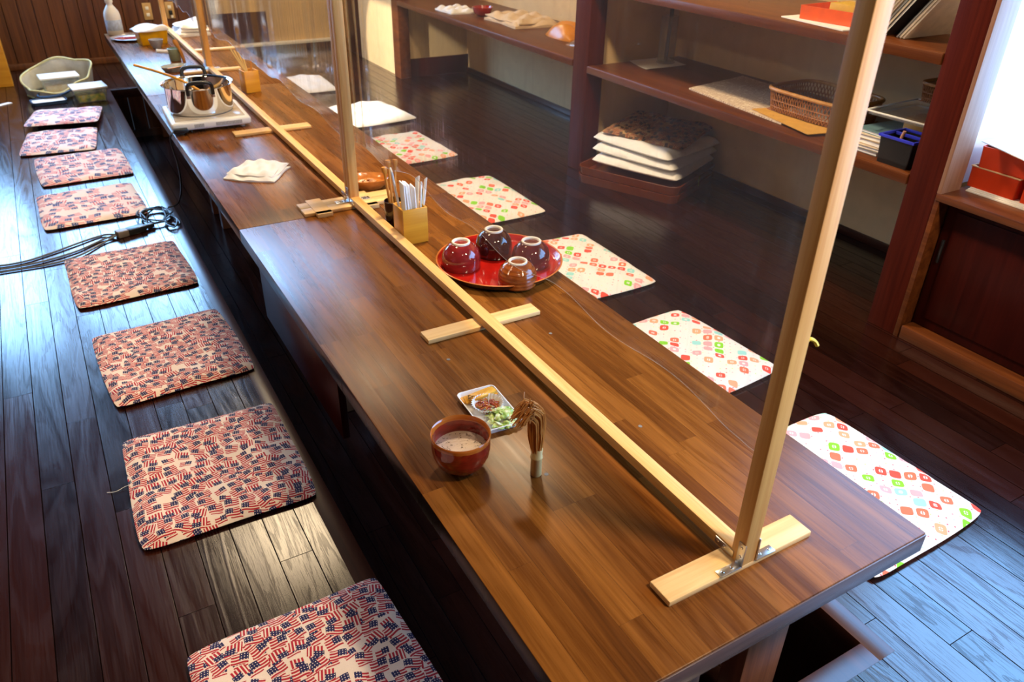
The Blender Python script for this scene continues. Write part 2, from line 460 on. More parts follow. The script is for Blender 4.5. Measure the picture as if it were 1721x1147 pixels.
# far wall: wainscot of vertical boards left of the table's right side, plaster beyond
bs = []
x = -2.6
while x < .62:
    bs.append((x+.003, x+.097, 6.57, 6.59, .045, .92)); x += .10
struct('wall_far', 'wain', *bs, (-2.6, .62, 6.588, 6.60, 0, .92))
struct('baseboard_far', 'wain', (-2.6, .62, 6.545, 6.59, 0, .045), bevel=.003)
struct('trim_5', 'wain', (-2.6, .62, 6.55, 6.60, .92, .96), bevel=.003)
struct('wall_far_upper', 'plaster', (-2.6, -1.7, 6.57, 6.60, .96, 2.5), (.45, .62, 6.57, 6.60, .96, 2.5), (-1.7, .45, 6.57, 6.60, 2.35, 2.5), (1.10, 1.70, 6.57, 6.60, .06, 2.5), (.62, 1.10, 6.57, 6.60, .31, 2.5))
struct('trim_6', 'white_wall', (.62, 1.70, 6.50, 6.60, .045, .065), bevel=.003)
struct('baseboard_far_right', 'cabinet', (.62, 1.70, 6.53, 6.60, 0, .045), (.62, 1.10, 6.575, 6.60, .065, .31))
def window(name, pane, frame, a, b):
    o = struct(name, pane, a); f = boxes('window_frame', frame, o, *b, bevel=.003); return o
window('window_1', 'far_pane', 'wain', (-1.7, .45, 6.585, 6.60, .96, 2.35),
       [(-1.7, .45, 6.555, 6.585, .96, 1.0), (-1.7, .45, 6.555, 6.585, 2.31, 2.35)]+[(xx-.018, xx+.018, 6.555, 6.585, 1.0, 2.31) for xx in (-1.68, -.625, .43)])
# right side: pillars, bays, alcove window
XF, XB = 1.675, 2.255
struct('trim_7', 'pillar', (XF, 1.772, .7525, .858, 0, 2.5), bevel=.003)
struct('trim_12', 'casing', (XF, 1.772, .738, .752, .512, 2.15), bevel=.001)
struct('trim_8', 'pillar', (XF, 1.772, 2.665, 2.79, 0, 2.5), bevel=.003)
struct('trim_9', 'shelf', (XF, 1.76, 5.06, 5.18, 0, 2.5), bevel=.003)
struct('wall_right', 'plaster', (XB, 2.30, .79, 6.6, 0, 2.5))
struct('wall_partition_near', 'white_wall', (1.772, XB, .775, .83, .512, 2.5))
struct('wall_partition_middle', 'plaster', (1.772, XB, 2.70, 2.76, 0, 2.5))
struct('wall_partition_far', 'plaster', (1.76, XB, 5.10, 5.14, .13, 2.5), (1.70, 1.76, 5.18, 5.95, 0, 2.5))
struct('baseboard_partition', 'cabinet', (1.76, XB, 5.08, 5.14, 0, .13), bevel=.002)
struct('baseboard_right', 'trim', (XB-.012, XB, .83, 2.70, 0, .035), (XB-.012, XB, 2.76, 5.08, 0, .035), bevel=.002)
d1 = struct('door_1', 'cabinet', (1.70, 1.74, 5.95, 6.57, 0, 2.1), bevel=.003)
boxes('door_handle', 'steel', d1, (1.69, 1.70, 6.05, 6.08, .55, .70), bevel=.002)
struct('wall_right_over', 'plaster', (1.70, 1.76, 5.95, 6.57, 2.1, 2.5), (XF, XB, -3, .752, 2.15, 2.5), (XF, XB, .858, 2.665, 2.15, 2.5), (XF, XB, 2.79, 5.06, 2.15, 2.5))
window('window_2', 'right_pane', 'shelf', (XB-.01, 2.30, -2.6, .775, .512, 2.15),
       [(XB-.035, XB-.01, -2.6, .775, 2.10, 2.15)]+[(XB-.035, XB-.01, yy-.02, yy+.02, .512, 2.10) for yy in (-2.58, -1.2)])
struct('wall_right_near', 'plaster', (XF+.08, XB, -3, -2.6, .512, 2.15), (XB, 2.30, -3, .79, 0, .512))
# shelves
def shelf(y0, y1, z0, z1, label):
    t = thing('wall_shelf', label, 'shelf', (XF, (y0+y1)/2, z0))
    hy = (y1-y0)/2
    boxes('shelf_board', 'shelf', t, (0, XB-XF, -hy, hy, 0, z1-z0), bevel=.003)
    boxes('front_lip', 'shelf', t, (-.004, .0, -hy, hy, .001, z1-z0-.002), bevel=.0015)
    return t
shelf(.86, 2.663, .505, .54, 'brown wooden shelf holding the wicker basket, between the two dark pillars')
shelf(.86, 2.663, .875, .91, 'upper brown wooden shelf holding the orange tray and the leaning magazines')
shelf(2.792, 5.06, .515, .55, 'brown wooden shelf with the orange pouch, behind the left dark pillar')
# cabinet and worktop in the alcove
struct('trim_10', 'shelf', (XF, 1.765, .735, .752, 0, .49), bevel=.001)
t = thing('low_cabinet', 'dark red-brown low cabinet with sliding doors under the bright alcove', 'cabinet', (XF, -.6, 0))
boxes('sill', 'shelf', t, (0, .07, -1.9, 1.33, 0, .048), bevel=.003)
boxes('carcass', 'cabinet', t, (.085, .56, -1.9, 1.33, .0, .488))
dr = boxes('door', 'cabinet', t, (.052, .072, .42, 1.33, .05, .486), bevel=.002)
boxes('panel', 'cabinet', dr, (.046, .052, .46, 1.295, .085, .46), bevel=.003)
boxes('finger_pull', 'black', dr, (.0455, .0525, 1.305, 1.315, .28, .36), bevel=.002)
dr = boxes('door', 'cabinet', t, (.070, .084, -.46, .44, .05, .486), bevel=.002)
boxes('panel', 'cabinet', dr, (.064, .070, -.42, .40, .085, .46), bevel=.003)
o = boxes('worktop', 'shelf', None, (XF-.002, XB-.01, -2.6, .751, .489, .512), bevel=.002)
tag(o, 'brown wooden worktop over the dark low cabinet, carrying the red boxes', 'worktop')
# light wooden post at the far left
o = boxes('wooden_post', 'bamboo', None, (-1.02, -.853, 6.0, 6.12, 0, 2.5), bevel=.004)
o['kind'] = 'structure'; o.name = 'trim_11'

# ================================================================ tables
TX0, TX1 = -.2305, .505
def make_table(y0, y1, label):
    L = y1-y0
    t = thing('low_table', label, 'table', (TX0, y0, 0), 0, 'three low tables set end to end over the foot well')
    W = TX1-TX0
    bm = bmesh.new(); box(bm, 0, W, 0, L, .316, .36, .0025)
    obj('tabletop', bm, 'table', t)
    boxes('edge_band', 'table_side', t, (.001, W-.001, -.0025, .0002, .318, .357), bevel=.0008)
    boxes('apron', 'table_side', t, (.035, .055, .06, L-.06, .26, .316), (W-.055, W-.035, .06, L-.06, .26, .316), bevel=.002)
    for yy in (.08, L-.155):
        for xx in (.44, .22):
            bm = bmesh.new(); box(bm, xx, xx+.105, yy, yy+.05, -.338, .316, .003); obj('leg', bm, 'table_leg', t)
    if y0 < 0:
        for (sx_, sy_) in ((.015, .818), (.292, .807), (.0, .361), (.252, .395)):
            bm = bmesh.new(); lathe(bm, [(0, .3606), (.0042, .3606), (.0045, .3598)], 14, cx=sx_-TX0, cy=sy_-y0); obj('screw_head', bm, 'grey_screw', t)
    if y0 < 0: boxes('side_panel', 'cabinet', t, (.036, .056, 1.13, L-.03, .05, .2595), bevel=.002)
    boxes('stretcher', 'cabinet', t, (.34, .37, .155, L-.17, -.1, .06), bevel=.003)
    return t
TY = [(-.093, 1.824), (1.827, 3.735), (3.738, 5.65)]
make_table(*TY[0], 'walnut-stained low table nearest the camera, with the red tea bowl on it')
make_table(*TY[1], 'walnut-stained low table in the middle of the row, with the steel pot on it')
make_table(*TY[2], 'walnut-stained low table farthest away against the panelled wall, with the white bottle')

# ================================================================ partition frames
T0 = .36
ZB0, ZB1 = T0+.0122, T0+.0335
def screw(bm, p, axis, r=.0028):
    m = bmesh.ops.create_uvsphere(bm, u_segments=8, v_segments=6, radius=r)
    for v in m['verts']:
        v.co[axis] *= .4; v.co += Vector(p)
def make_frame(y0, y1, feet, label, wav, near_bracket=True, seed=0):
    t = thing('partition_frame', label, 'partition', (0, 0, 0), 0, 'wooden partition frames with clear sheets along the tables')
    H = 1.31
    for yy in (y0, y1-.026):
        bm = bmesh.new(); box(bm, .150, .181, yy, yy+.026, T0+.0122, H, .001); obj('post', bm, 'pine_z', t)
    bm = bmesh.new(); box(bm, .150, .1795, y0+.026, y1-.026, ZB0, ZB1, .001); obj('bottom_rail', bm, 'pine', t)
    bm = bmesh.new(); box(bm, .150, .1795, y0+.026, y1-.026, H-.022, H, .001); obj('top_rail', bm, 'pine', t)
    for (xa, xb, fy, fw_, th) in feet:
        bm = bmesh.new(); box(bm, xa, xb, fy, fy+fw_, T0+.0004, T0+th, .0022); obj('foot', bm, 'pine_x', t)
    # angle brackets at both posts
    for yy, s in ((y0, 1), (y1-.026, -1)):
        for side, xx in ((-1, .150), (1, .181)):
            bm = bmesh.new(); yc = yy+.013-.008*s
            zt = T0+.0145
            box(bm, min(xx, xx+side*.045), max(xx, xx+side*.045), yc-.0075, yc+.0075, zt-.0022, zt, .0004)
            box(bm, min(xx, xx+side*.0018), max(xx, xx+side*.0018), yc-.0075, yc+.0075, zt-.002, zt+.046, .0004)
            b = obj('bracket', bm, 'steel', t)
            bm = bmesh.new()
            for q in (.016, .036): screw(bm, (xx+side*q, yc, zt), 2)
            for q in (.018, .037): screw(bm, (xx+side*.0018, yc, zt+q), 0)
            obj('screw', bm, 'chrome', b)
        bm = bmesh.new()
        ya, yb = (yy+.020, yy+.062) if s > 0 else (yy-.036, yy+.006)
        box(bm, .1484, .150, ya, yb, ZB0+.004, ZB0+.018, .0004)
        b = obj('bracket', bm, 'steel', t)
        bm = bmesh.new()
        for q in (.012, .028): screw(bm, (.1484, ya+q+(.008 if s > 0 else -.004), ZB0+.011), 0)
        obj('screw', bm, 'chrome', b)
    if y0 == 0:
        bm = bmesh.new(); tube(bm, smooth_path([(.181, .006, .790), (.186, .004, .796), (.194, .001, .792), (.198, -.002, .785)], 5), .0028, 6)
        obj('tape_end', bm, plain('yellow_tape', (.80, .62, .05), .5), t)['label'] = 'curled yellow tape end'
    # clear sheet hanging from the top rail
    rng = random.Random(seed)
    ph = [rng.uniform(0, 6.28) for _ in range(8)]
    def f(u, v, off):
        yy = y0+.004+(y1-y0-.008)*u
        amp = wav*(.35+.65*(1-v))
        edge = math.exp(-((u-.97)/.05)**2)+math.exp(-((u-.03)/.03)**2)*.4
        xx = .183+amp*(math.sin(9*u+ph[0])*.5+math.sin(23*u+ph[1]+1.5*v)*.35+math.sin(57*u+ph[2])*.12)+edge*wav*1.3*math.sin(160*u+ph[5])*(.5+.5*math.sin(5*v+ph[6]))
        xx = max(xx, .1815)
        zz = .585+(H-.003-.585)*v
        if v == 0: zz += .011*math.sin(31*u+ph[3])+.008*math.sin(14*u+ph[4])
        return Vector((xx+off, yy, zz))
    bm = bmesh.new()
    shell(bm, 160, 14, lambda u, v: f(u, v, .0006), lambda u, v: f(u, v, 0))
    obj('clear_sheet', bm, 'vinyl' if y0 == 0 else 'vinyl_glare', t, angle=50)
    bm = bmesh.new(); tube(bm, [f(i/160, 0, .0003) for i in range(161)], .0006, 6); obj('sheet_edge', bm, 'cut_edge', t)
    return t
make_frame(0, 1.872, [(0, .317, 0, .0495, .0122), (.002, .320, .9, .0495, .0122), (-.017, .295, 1.824, .0495, .0122)], 'nearest wooden frame with clear sheet, its corner post standing at the right front', .005, seed=3)
make_frame(1.874, 4.19, [(-.016, .316, 1.876, .0495, .0122), (-.008, .322, 2.83, .060, .0122), (.02, .33, 4.14, .0495, .0122)], 'middle wooden frame with rippled clear sheet, beside the steel pot', .017, seed=11)
make_frame(4.20, 5.62, [(.19, .50, 4.75, .0495, .0122), (.02, .33, 5.57, .0495, .0122)], 'farthest wooden frame with clear sheet, near the panelled wall', .017, seed=21)
for (xa, xb, lab) in ((.019, .070, 'pale tape wrapped round the joined frame feet, on the white cloth side'), (.180, .232, 'pale tape wrapped round the joined frame feet, on the chopstick holder side')):
    bm = bmesh.new(); box(bm, xa, xb, 1.802, 1.940, T0+.0124, T0+.0142, .0005); box(bm, xa, xb, 1.797, 1.8225, T0+.0006, T0+.0142, .0005)
    tag(obj('tape_wrap', bm, 'pine_x'), lab, 'tape', 'tape wraps on the joined feet')

# ================================================================ floor cushions
def cushion_bm(w, l, t, seed, wr=.002, corner=.035, nx=36, ny=36):
    rng = random.Random(seed); ph = [rng.uniform(0, 6.28) for _ in range(10)]
    def base(u, v):
        a, b = u*2-1, v*2-1
        k = corner*(abs(a)*abs(b))**9
        x = a*w/2*(1-k)*(1+.010*math.sin(3*b+ph[0])); y = b*l/2*(1-k)*(1+.010*math.sin(3*a+ph[1]))
        e = (1-abs(a)**12)*(1-abs(b)**12)
        return x, y, e, a, b
    def top(u, v):
        x, y, e, a, b = base(u, v)
        z = t*.42+t*.58*e+wr*e*(math.sin(7*a+5*b+ph[2])+.7*math.sin(11*b-6*a+ph[3])+.5*math.sin(15*a+ph[4]))
        return Vector((x, y, z))
    def bot(u, v):
        x, y, e, a, b = base(u, v)
        return Vector((x, y, t*.36*(1-e)))
    bm = bmesh.new(); shell(bm, nx, ny, top, bot); return bm
FG = 'flag print floor cushions along the left side'
left = [(-.475, .365, 2, .41, .45, 'flag', 'flag-print floor cushion nearest the camera, cut off by the bottom edge'),
        (-.509, 1.135, -1, .41, .45, 'flag', 'flag-print floor cushion with a loose white thread on its left edge'),
        (-.511, 1.775, 3, .41, .46, 'flag', 'flag-print floor cushion third from the camera on the left side'),
        (-.546, 2.465, 2, .415, .46, 'flag', 'flag-print floor cushion touching the coiled black cord'),
        (-.606, 3.285, 2, .42, .46, 'flag2', 'pink and navy print floor cushion just beyond the coiled black cord'),
        (-.590, 3.89, 2, .42, .48, 'flag2', 'pink and navy print floor cushion lying in front of the overlapping pair'),
        (-.660, 4.42, -7, .37, .46, 'flag2', 'pale print floor cushion lying under the edge of the one by the bag'),
        (-.600, 4.87, -9, .39, .44, 'flag2', 'pale print floor cushion next to the open bag, overlapping its neighbour')]
protos = {}
def place_cushion(name, key, w, l, t, mat, loc, rot, label, group, wr=.002):
    k = (key, mat)
    if k not in protos:
        protos[k] = (obj(name, cushion_bm(w, l, t, hash(key) % 97 if not isinstance(key, int) else key, wr), mat), w, l)
        o = protos[k][0]
    else:
        o = protos[k][0].copy(); C.objects.link(o)
    o.location = loc; o.rotation_euler = rot; o.scale = (w/protos[k][1], l/protos[k][2], 1)
    return tag(o, label, 'cushion', group)
R_ = math.radians
for i, (x, y, a, ww, ll, mt, lab) in enumerate(left):
    tilt = 0
    z = .0006
    if i == 7: z, tilt = .0245, R_(-2.6)
    o = place_cushion('floor_cushion', 11+i % 3, ww, ll, .022, mt, (x, y, z), (tilt, 0, R_(a)), lab, FG)
    if i == 1:
        bm = bmesh.new(); tube(bm, smooth_path([(-.200, .03, .010), (-.215, .035, .004), (-.235, .03, .0015), (-.255, .036, .0015)], 6), .0006, 6)
        obj('loose_thread', bm, 'white_cloth', o)['label'] = 'loose white thread'
RG = 'white tile print floor cushions along the right side'
right = [(.885, .292, 2, .43, .49, 'white tile-print floor cushion nearest the camera, at the table corner'),
         (.925, .985, 4, .43, .47, 'white tile-print floor cushion seen through the sheet just left of the near post'),
         (.985, 1.70, 0, .43, .53, 'white tile-print floor cushion beside the tray of upturned bowls'),
         (.995, 2.53, 0, .43, .57, 'tile-print floor cushion beyond the bowl tray, beside the chopstick holder'),
         (.99, 3.43, 3, .44, .53, 'tile-print floor cushion farthest visible, level with the oval wooden dish'),]
for i, (x, y, a, ww, ll, lab) in enumerate(right):
    place_cushion('floor_cushion', 31+i % 2, ww, ll, .027, 'tile', (x, y, .0006), (0, 0, R_(a)), lab, RG, .0032)
for (x, y, a, lab) in ((1.09, 4.2, 6, 'white floor cushion in glare behind the middle frame post'), (.93, 5.15, -4, 'white floor cushion in glare by the far end of the tables')):
    place_cushion('floor_cushion', 41, .42, .52, .03, 'white_cloth', (x, y, .0006), (0, 0, R_(a)), lab, 'white cushions in the glare', .004)
# stack in the bay by the left pillar
def tray_bm(w, l, h, r=.05, th=.006, lip=.012):
    bm = bmesh.new()
    def ring(s, z):
        out = []
        hw, hl = w/2*1-s, l/2-s
        rr = max(r-s, .005)
        for cx, cy, a0 in ((hw-rr, hl-rr, 0), (-hw+rr, hl-rr, 90), (-hw+rr, -hl+rr, 180), (hw-rr, -hl+rr, 270)):
            for k in range(6):
                a = R_(a0+90*k/5); out.append(bm.verts.new((cx+rr*math.cos(a), cy+rr*math.sin(a), z)))
        return out
    rs = [ring(lip, 0), ring(0, h), ring(th, h), ring(lip+th, th)]
    for a, b in zip(rs, rs[1:]):
        for i in range(len(a)):
            j = (i+1) % len(a); bm.faces.new((a[i], a[j], b[j], b[i]))
    bm.faces.new(rs[0][::-1]); bm.faces.new(rs[-1]); return bm
M['brown_lacquer'] = plain('brown_lacquer', (.20, .045, .012), .25, coat=.3)
for k, (z, a, lab) in enumerate(((.0006, 4, 'lower brown lacquered tray at the very bottom of the cushion stack'), (.0435, 4, 'upper brown lacquered tray carrying the stacked white cushions'))):
    o = obj('lacquered_tray', tray_bm(.48, .56, .042), 'brown_lacquer', None, (1.90, 2.40, z)); o.rotation_euler = (0, 0, R_(a+20))
    tag(o, lab, 'tray', 'trays under the cushion stack')
for k in range(3):
    o = place_cushion('floor_cushion', 51, .46, .48, .050, 'white_cloth', (1.945+.01*k, 2.41+.008*k, .087+.046*k), (R_(1), 0, R_(24-5*k)),
                      ['lowest plain white cushion in the stack beside the left pillar', 'middle plain white cushion in the stack beside the left pillar', 'uppermost plain white cushion, directly under the patterned one'][k], 'plain white cushions in the stack', .003)
M['patch'] = flag_fabric('dark_patch_fabric', .045, .036, (.55, .34, .16), (.03, .02, .03), (.25, .03, .015), 9.2)
o = place_cushion('floor_cushion', 61, .42, .44, .02, 'patch', (1.99, 2.45, .235), (R_(2), R_(-3), R_(26)), 'dark red and tan print cushion on top of the white cushion stack', 'print cushion on the stack', .006)
bm = bmesh.new(); grid(bm, 2, 4, lambda u, v: Vector((.008*(u-.5)*(1-.7*v), .004*math.sin(3*v), -.05*v)))
bmesh.ops.solidify(bm, geom=bm.faces[:], thickness=.001)
o = obj('cloth_tag', bm, plain('green_cloth', (.25, .42, .03), .8), None, (2.03, 2.15, .081)); tag(o, 'small green tag hanging below the white cushion stack', 'tag')

# ================================================================ objects on the near table
TZ = T0+.0006
# tea bowl
t = thing('tea_bowl', 'red-brown tea bowl filled with pale frothy tea, standing beside the bamboo whisk', 'bowl', (-.134, .455, TZ))
prof = [(0, .006), (.020, .006), (.0235, 0), (.026, 0), (.027, .005), (.036, .010), (.048, .024), (.0545, .042), (.0565, .058), (.0560, .070), (.0568, .079), (.0575, .083), (.0560, .0855), (.0535, .083), (.0525, .074), (.0530, .060), (.0505, .042), (.044, .026), (.030, .016), (0, .013)]
bm = bmesh.new(); lathe(bm, prof, 64); obj('bowl', bm, 'red_glaze', t, angle=60)
m = Mat('tea_froth', rough=.35)
v, _ = m.coords(); n = m.noise(v, 130, 3, .7); n2 = m.noise(v, 12, 2)
c = m.ramp(n2, [(.35, (.56, .46, .46)), (.65, (.66, .50, .36))])
m.set('color', m.mix(n.lt(.40), c, (.10, .05, .03))); m.bump(n, .5, .002)
bm = bmesh.new(); lathe(bm, [(0, .0505), (.02, .0503), (.04, .050), (.0513, .0498), (.0505, .046), (0, .046)], 48); obj('tea', bm, m.m, t)
# whisk
t = thing('bamboo_whisk', 'bamboo tea whisk standing upright with its bristles bent to one side', 'whisk', (-.018, .370, TZ))
M['cane'] = wood('pale_bamboo', (.56, .36, .12), (.74, .54, .24), axis=2, rough=.35)
M['bristle'] = wood('bamboo_bristle', (.42, .14, .018), (.70, .30, .06), axis=2, rough=.5, bump=0)
bm = bmesh.new(); lathe(bm, [(0, 0), (.0095, 0), (.0108, .002), (.0106, .040), (.0120, .042), (.0120, .045), (.0106, .047), (.0112, .062), (.0100, .064), (0, .064)], 28); obj('handle', bm, 'cane', t)
bm = bmesh.new(); rng = random.Random(5)
for k in range(150):
    a = rng.uniform(0, 6.28); r0 = .0098*math.sqrt(rng.random())
    dx, dy = r0*math.cos(a), r0*math.sin(a)
    spd = rng.uniform(1.0, 1.75)
    h = .150+.7*dx+rng.uniform(-.006, .006); bend = rng.uniform(.006, .026)*(1-dx*18)
    pts = [(dx, dy, .055), (dx*spd-.001, dy*spd, .09), (dx*1.75-.002, dy*1.7, .122), (dx*1.6-.007, dy*2.0, h-.006), (-.019-bend*.3+dx, dy*2.1, h+.010+dx*.5), (-.019-bend+dx, dy*2.3+rng.uniform(-.004, .004), h+.002-bend*.35)]
    if k < 7: pts = pts[:4]+[(-.022+dx+rng.uniform(-.01, .01), dy*2, h+.014), (-.026+dx+rng.uniform(-.014, .015), dy*3, h+.028)]
    tube(bm, smooth_path(pts, 3), .0012, 5)
obj('bristles', bm, 'bristle', t)
# snack plate
t = thing('snack_plate', 'small white rectangular plate of pickles, cabbage and yellow radish slices', 'plate', (-.001, .588, TZ), R_(-3))
bm = tray_bm(.090, .150, .014, r=.012, th=.0022, lip=.006); obj('plate', bm, 'ceramic', t)
bm = bmesh.new()
seg = 60
def cup(r, z, k): return [bm.verts.new((.0+(r+(.0012 if i % 2 else -.0012)*k)*math.cos(2*PI*i/seg), .008+(r+(.0012 if i % 2 else -.0012)*k)*math.sin(2*PI*i/seg), z)) for i in range(seg)]
rs = [cup(.019, .003, 0), cup(.020, .004, 1), cup(.0335, .021, 1.3), cup(.0330, .0212, 1.3), cup(.0195, .0045, 1)]
for a, b in zip(rs, rs[1:]):
    for i in range(seg): j = (i+1) % seg; bm.faces.new((a[i], a[j], b[j], b[i]))
bm.faces.new(rs[0][::-1]); bm.faces.new(rs[-1])
o = obj('paper_cup', bm, 'paper', t); o['label'] = 'white pleated paper cup'
def heap(name, mat, parent, loc, n, r, size, flat, seed):
    rng = random.Random(seed); bm = bmesh.new()
    for k in range(n):
        rr = r*math.sqrt(rng.random()); a = rng.uniform(0, 6.28)
        s = bmesh.ops.create_icosphere(bm, subdivisions=2, radius=1)
        ax = Matrix.Rotation(rng.uniform(0, 6.28), 3, 'Z') @ Matrix.Rotation(rng.uniform(-.6, .6), 3, 'X')
        sx, sy, sz = size*rng.uniform(.8, 1.6), size*rng.uniform(.35, .7), size*flat*rng.uniform(.5, 1)
        hz = (1-(rr/r)**2)*r*.45
        for v in s['verts']:
            d = 1+.18*math.sin(v.co.x*5+k)*math.cos(v.co.y*4-k)
            v.co = ax @ Vector((v.co.x*sx*d, v.co.y*sy*d, v.co.z*sz+.10*sz*math.sin(6*v.co.x))) + Vector((rr*math.cos(a), rr*math.sin(a), hz+size*.3))
    return obj(name, bm, mat, parent, loc)
def blotch(name, stops, scale, rough=.3):
    m = Mat(name, rough=rough); v, _ = m.coords(); m.set('color', m.ramp(m.noise(v, scale, 2, .6), stops)); return m.m
heap('pickles', blotch('pickle_relish', [(.30, (.05, .008, .006)), (.45, (.32, .03, .012)), (.60, (.42, .14, .02)), (.72, (.08, .10, .02))], 120, .2), t, (0, .008, .008), 46, .024, .0060, .5, 2)
heap('cabbage', blotch('pale_cabbage', [(.30, (.16, .36, .03)), (.50, (.55, .66, .22)), (.70, (.80, .82, .62))], 70, .35), t, (.012, -.042, .006), 64, .031, .0095, .40, 4)
M['radish'] = blotch('yellow_radish', [(.3, (.62, .26, .02)), (.7, (.80, .44, .05))], 60, .35)
for k in range(4):
    bm = bmesh.new(); box(bm, -.032, .030, -.0105, .0105, -.0035, .0035, .0018)
    for v in bm.verts: v.co.z += .003*math.sin(v.co.x*60+k)
    o = obj('radish_slice', bm, 'radish', t, (-.010+.008*k, .054-.005*k+.006*(k == 3), .0085+.0045*(k % 3))); o.rotation_euler = (R_(12*(k % 2)), R_(-6), R_(-8+14*k*.5))
bm = bmesh.new()
rng = random.Random(8)
for k in range(26):
    p = Vector((-.016+rng.uniform(-.012, .012), .044+rng.uniform(-.005, .005), .0185))
    tube(bm, [p, p+Vector((rng.uniform(-.006, .006), rng.uniform(-.004, .004), rng.uniform(0, .001)))], .0007, 5)
obj('dark_flakes', bm, 'black', t)

# tray with the upturned bowls
t = thing('round_tray', 'round red lacquer tray carrying four upturned bowls', 'tray', (.368, 1.205, TZ))
bm = bmesh.new(); lathe(bm, [(0, .0085), (.155, .0085), (.163, .0095), (.171, .016), (.1765, .0245), (.1785, .026)], 96); obj('tray_well', bm, 'lacquer', t, angle=60)
bm = bmesh.new(); lathe(bm, [(.1784, .0258), (.1808, .0275), (.1835, .0262), (.1828, .0245)], 96); o = obj('tray_rim', bm, 'lacquer_rim', t, angle=60); o['label'] = 'orange-brown rim'
bm = bmesh.new(); lathe(bm, [(0, 0), (.150, 0), (.162, .002), (.175, .013), (.1830, .0246), (.1788, .0235), (.173, .0125), (.163, .0070), (0, .0065)], 96); o = obj('tray_underside', bm, 'black_lacquer', t, angle=60); o['label'] = 'black underside'
def upturned(loc, mat, r, h, fr, label):
    t = thing('upturned_bowl', label, 'bowl', loc, 0, 'upturned bowls on the red tray')
    p = [(r*.96, 0), (r*.99, .006), (r, h*.30), (r*.97, h*.48), (r*.87, h*.68), (r*.68, h*.84), (fr+.002, h*.915), (fr, h*.93), (fr*.9, h*.92), (0, h*.91), (0, h*.86), (r*.62, h*.78), (r*.84, h*.6), (r*.93, h*.3), (r*.90, .001)]
    bm = bmesh.new(); lathe(bm, p, 56); obj('bowl', bm, mat, t, angle=60)
    bm = bmesh.new(); lathe(bm, [(fr*.99, h*.91), (fr, h*.985), (fr-.001, h), (fr-.0045, h), (fr-.006, h*.975), (fr-.007, h*.91)], 48); o = obj('foot_ring', bm, 'foot_clay', t, angle=60); o['label'] = 'pale unglazed foot ring'
    return t
BZ = T0+.0098
upturned((.262, 1.240, BZ), 'maroon_glaze', .0560, .078, .0265, 'glossy maroon upturned bowl, leftmost on the red tray')
upturned((.386, 1.272, BZ), 'dark_glaze', .0555, .080, .0270, 'nearly black upturned bowl at the back of the red tray')
upturned((.447, 1.160, BZ), 'plum_glaze', .0560, .074, .0285, 'dark plum upturned bowl at the right of the red tray')
upturned((.351, 1.072, BZ), 'amber_glaze', .0545, .068, .0265, 'amber upturned bowl with ridged rings, nearest on the red tray')

# chopstick holders
def chop_box(loc, rz, w, d, h, label, group=None):
    t = thing('chopstick_holder', label, 'holder', loc, rz, group)
    th = .006
    for nm, b in (('side_panel', (-w/2, w/2, -d/2, -d/2+th, 0, h)), ('side_panel', (-w/2, w/2, d/2-th, d/2, 0, h)), ('side_panel', (-w/2, -w/2+th, -d/2+th, d/2-th, 0, h)), ('side_panel', (w/2-th, w/2, -d/2+th, d/2-th, 0, h)), ('base', (-w/2+th, w/2-th, -d/2+th, d/2-th, .001, th))):
        boxes(nm, 'bamboo', t, b, bevel=.0006)
    return t
chop_box((.2215, 1.503, TZ), R_(0), .080, .078, .112, 'square bamboo holder full of wrapped chopsticks, by the red bowl tray')
chop_box((.255, 3.62, TZ), R_(8), .075, .075, .105, 'square bamboo holder of chopsticks behind the steel pot')
M['green_print'] = plain('green_print_paper', (.05, .30, .20), .7)
M['sleeve'] = plain('chopstick_sleeve_paper', (.82, .82, .80), .7, .06)
def stick(loc, tip, label, mat='sleeve', w=.0165, th=.0050, printed=False, group='wrapped chopsticks in the holder by the bowl tray', cut=True):
    a, b = Vector(loc), Vector(tip); L = (b-a).length
    t = thing('wrapped_chopsticks', label, 'chopsticks', a, 0, group)
    t.rotation_euler = (b-a).to_track_quat('Z', 'Y').to_euler()
    bm = bmesh.new(); box(bm, -w/2, w/2, -th/2, th/2, 0, L, .0012)
    if cut:
        for v in bm.verts:
            if v.co.z > L*.9: v.co.z -= (v.co.x+w/2)*.7
    obj('sleeve', bm, mat, t)
    if printed:
        boxes('printed_band', 'green_print', t, (-w*.28, w*.28, -th/2-.0003, -th/2+.0005, L*.10, L*.86))
    return t
bx, by, bz = .2215, 1.503, TZ+.0075
ST = [(-.024, -.022, -.034, -.028, .195, 'leftmost wrapped chopsticks in the near bamboo holder'), (-.010, -.023, -.026, -.026, .192, 'wrapped chopsticks second from left in the near holder'),
      (.000, -.010, -.016, -.020, .188, 'wrapped chopsticks with a crumpled top in the middle of the near holder'), (-.018, .004, -.050, .010, .225, 'tallest wrapped chopsticks at the back left of the near holder'),
      (.008, -.022, .000, -.027, .180, 'short wrapped chopsticks in the middle of the near holder'), (.020, -.021, .030, -.027, .186, 'wrapped chopsticks with a green printed band in the near holder'),
      (.026, -.008, .052, -.012, .190, 'rightmost wrapped chopsticks in the near bamboo holder'), (.020, .010, .036, .014, .190, 'wrapped chopsticks at the back right of the near holder')]
for k, (x0, y0, x1, y1, L, lab) in enumerate(ST):
    stick((bx+x0, by+y0, bz), (bx+x1, by+y1, bz+L), lab, printed=(k == 5))
bx, by = .255, 3.62
for k in range(4):
    stick((bx+.026-.006*k, by-.022+.010*k, bz), (bx-.070+.020*k, by+.016+.008*k, bz+.205-.012*k), 'pale chopsticks leaning left in the far holder, %s' % ['the outermost', 'second from outside', 'third from outside', 'the innermost'][k], 'cane', .007, .006, False, 'chopsticks in the far holder', False)
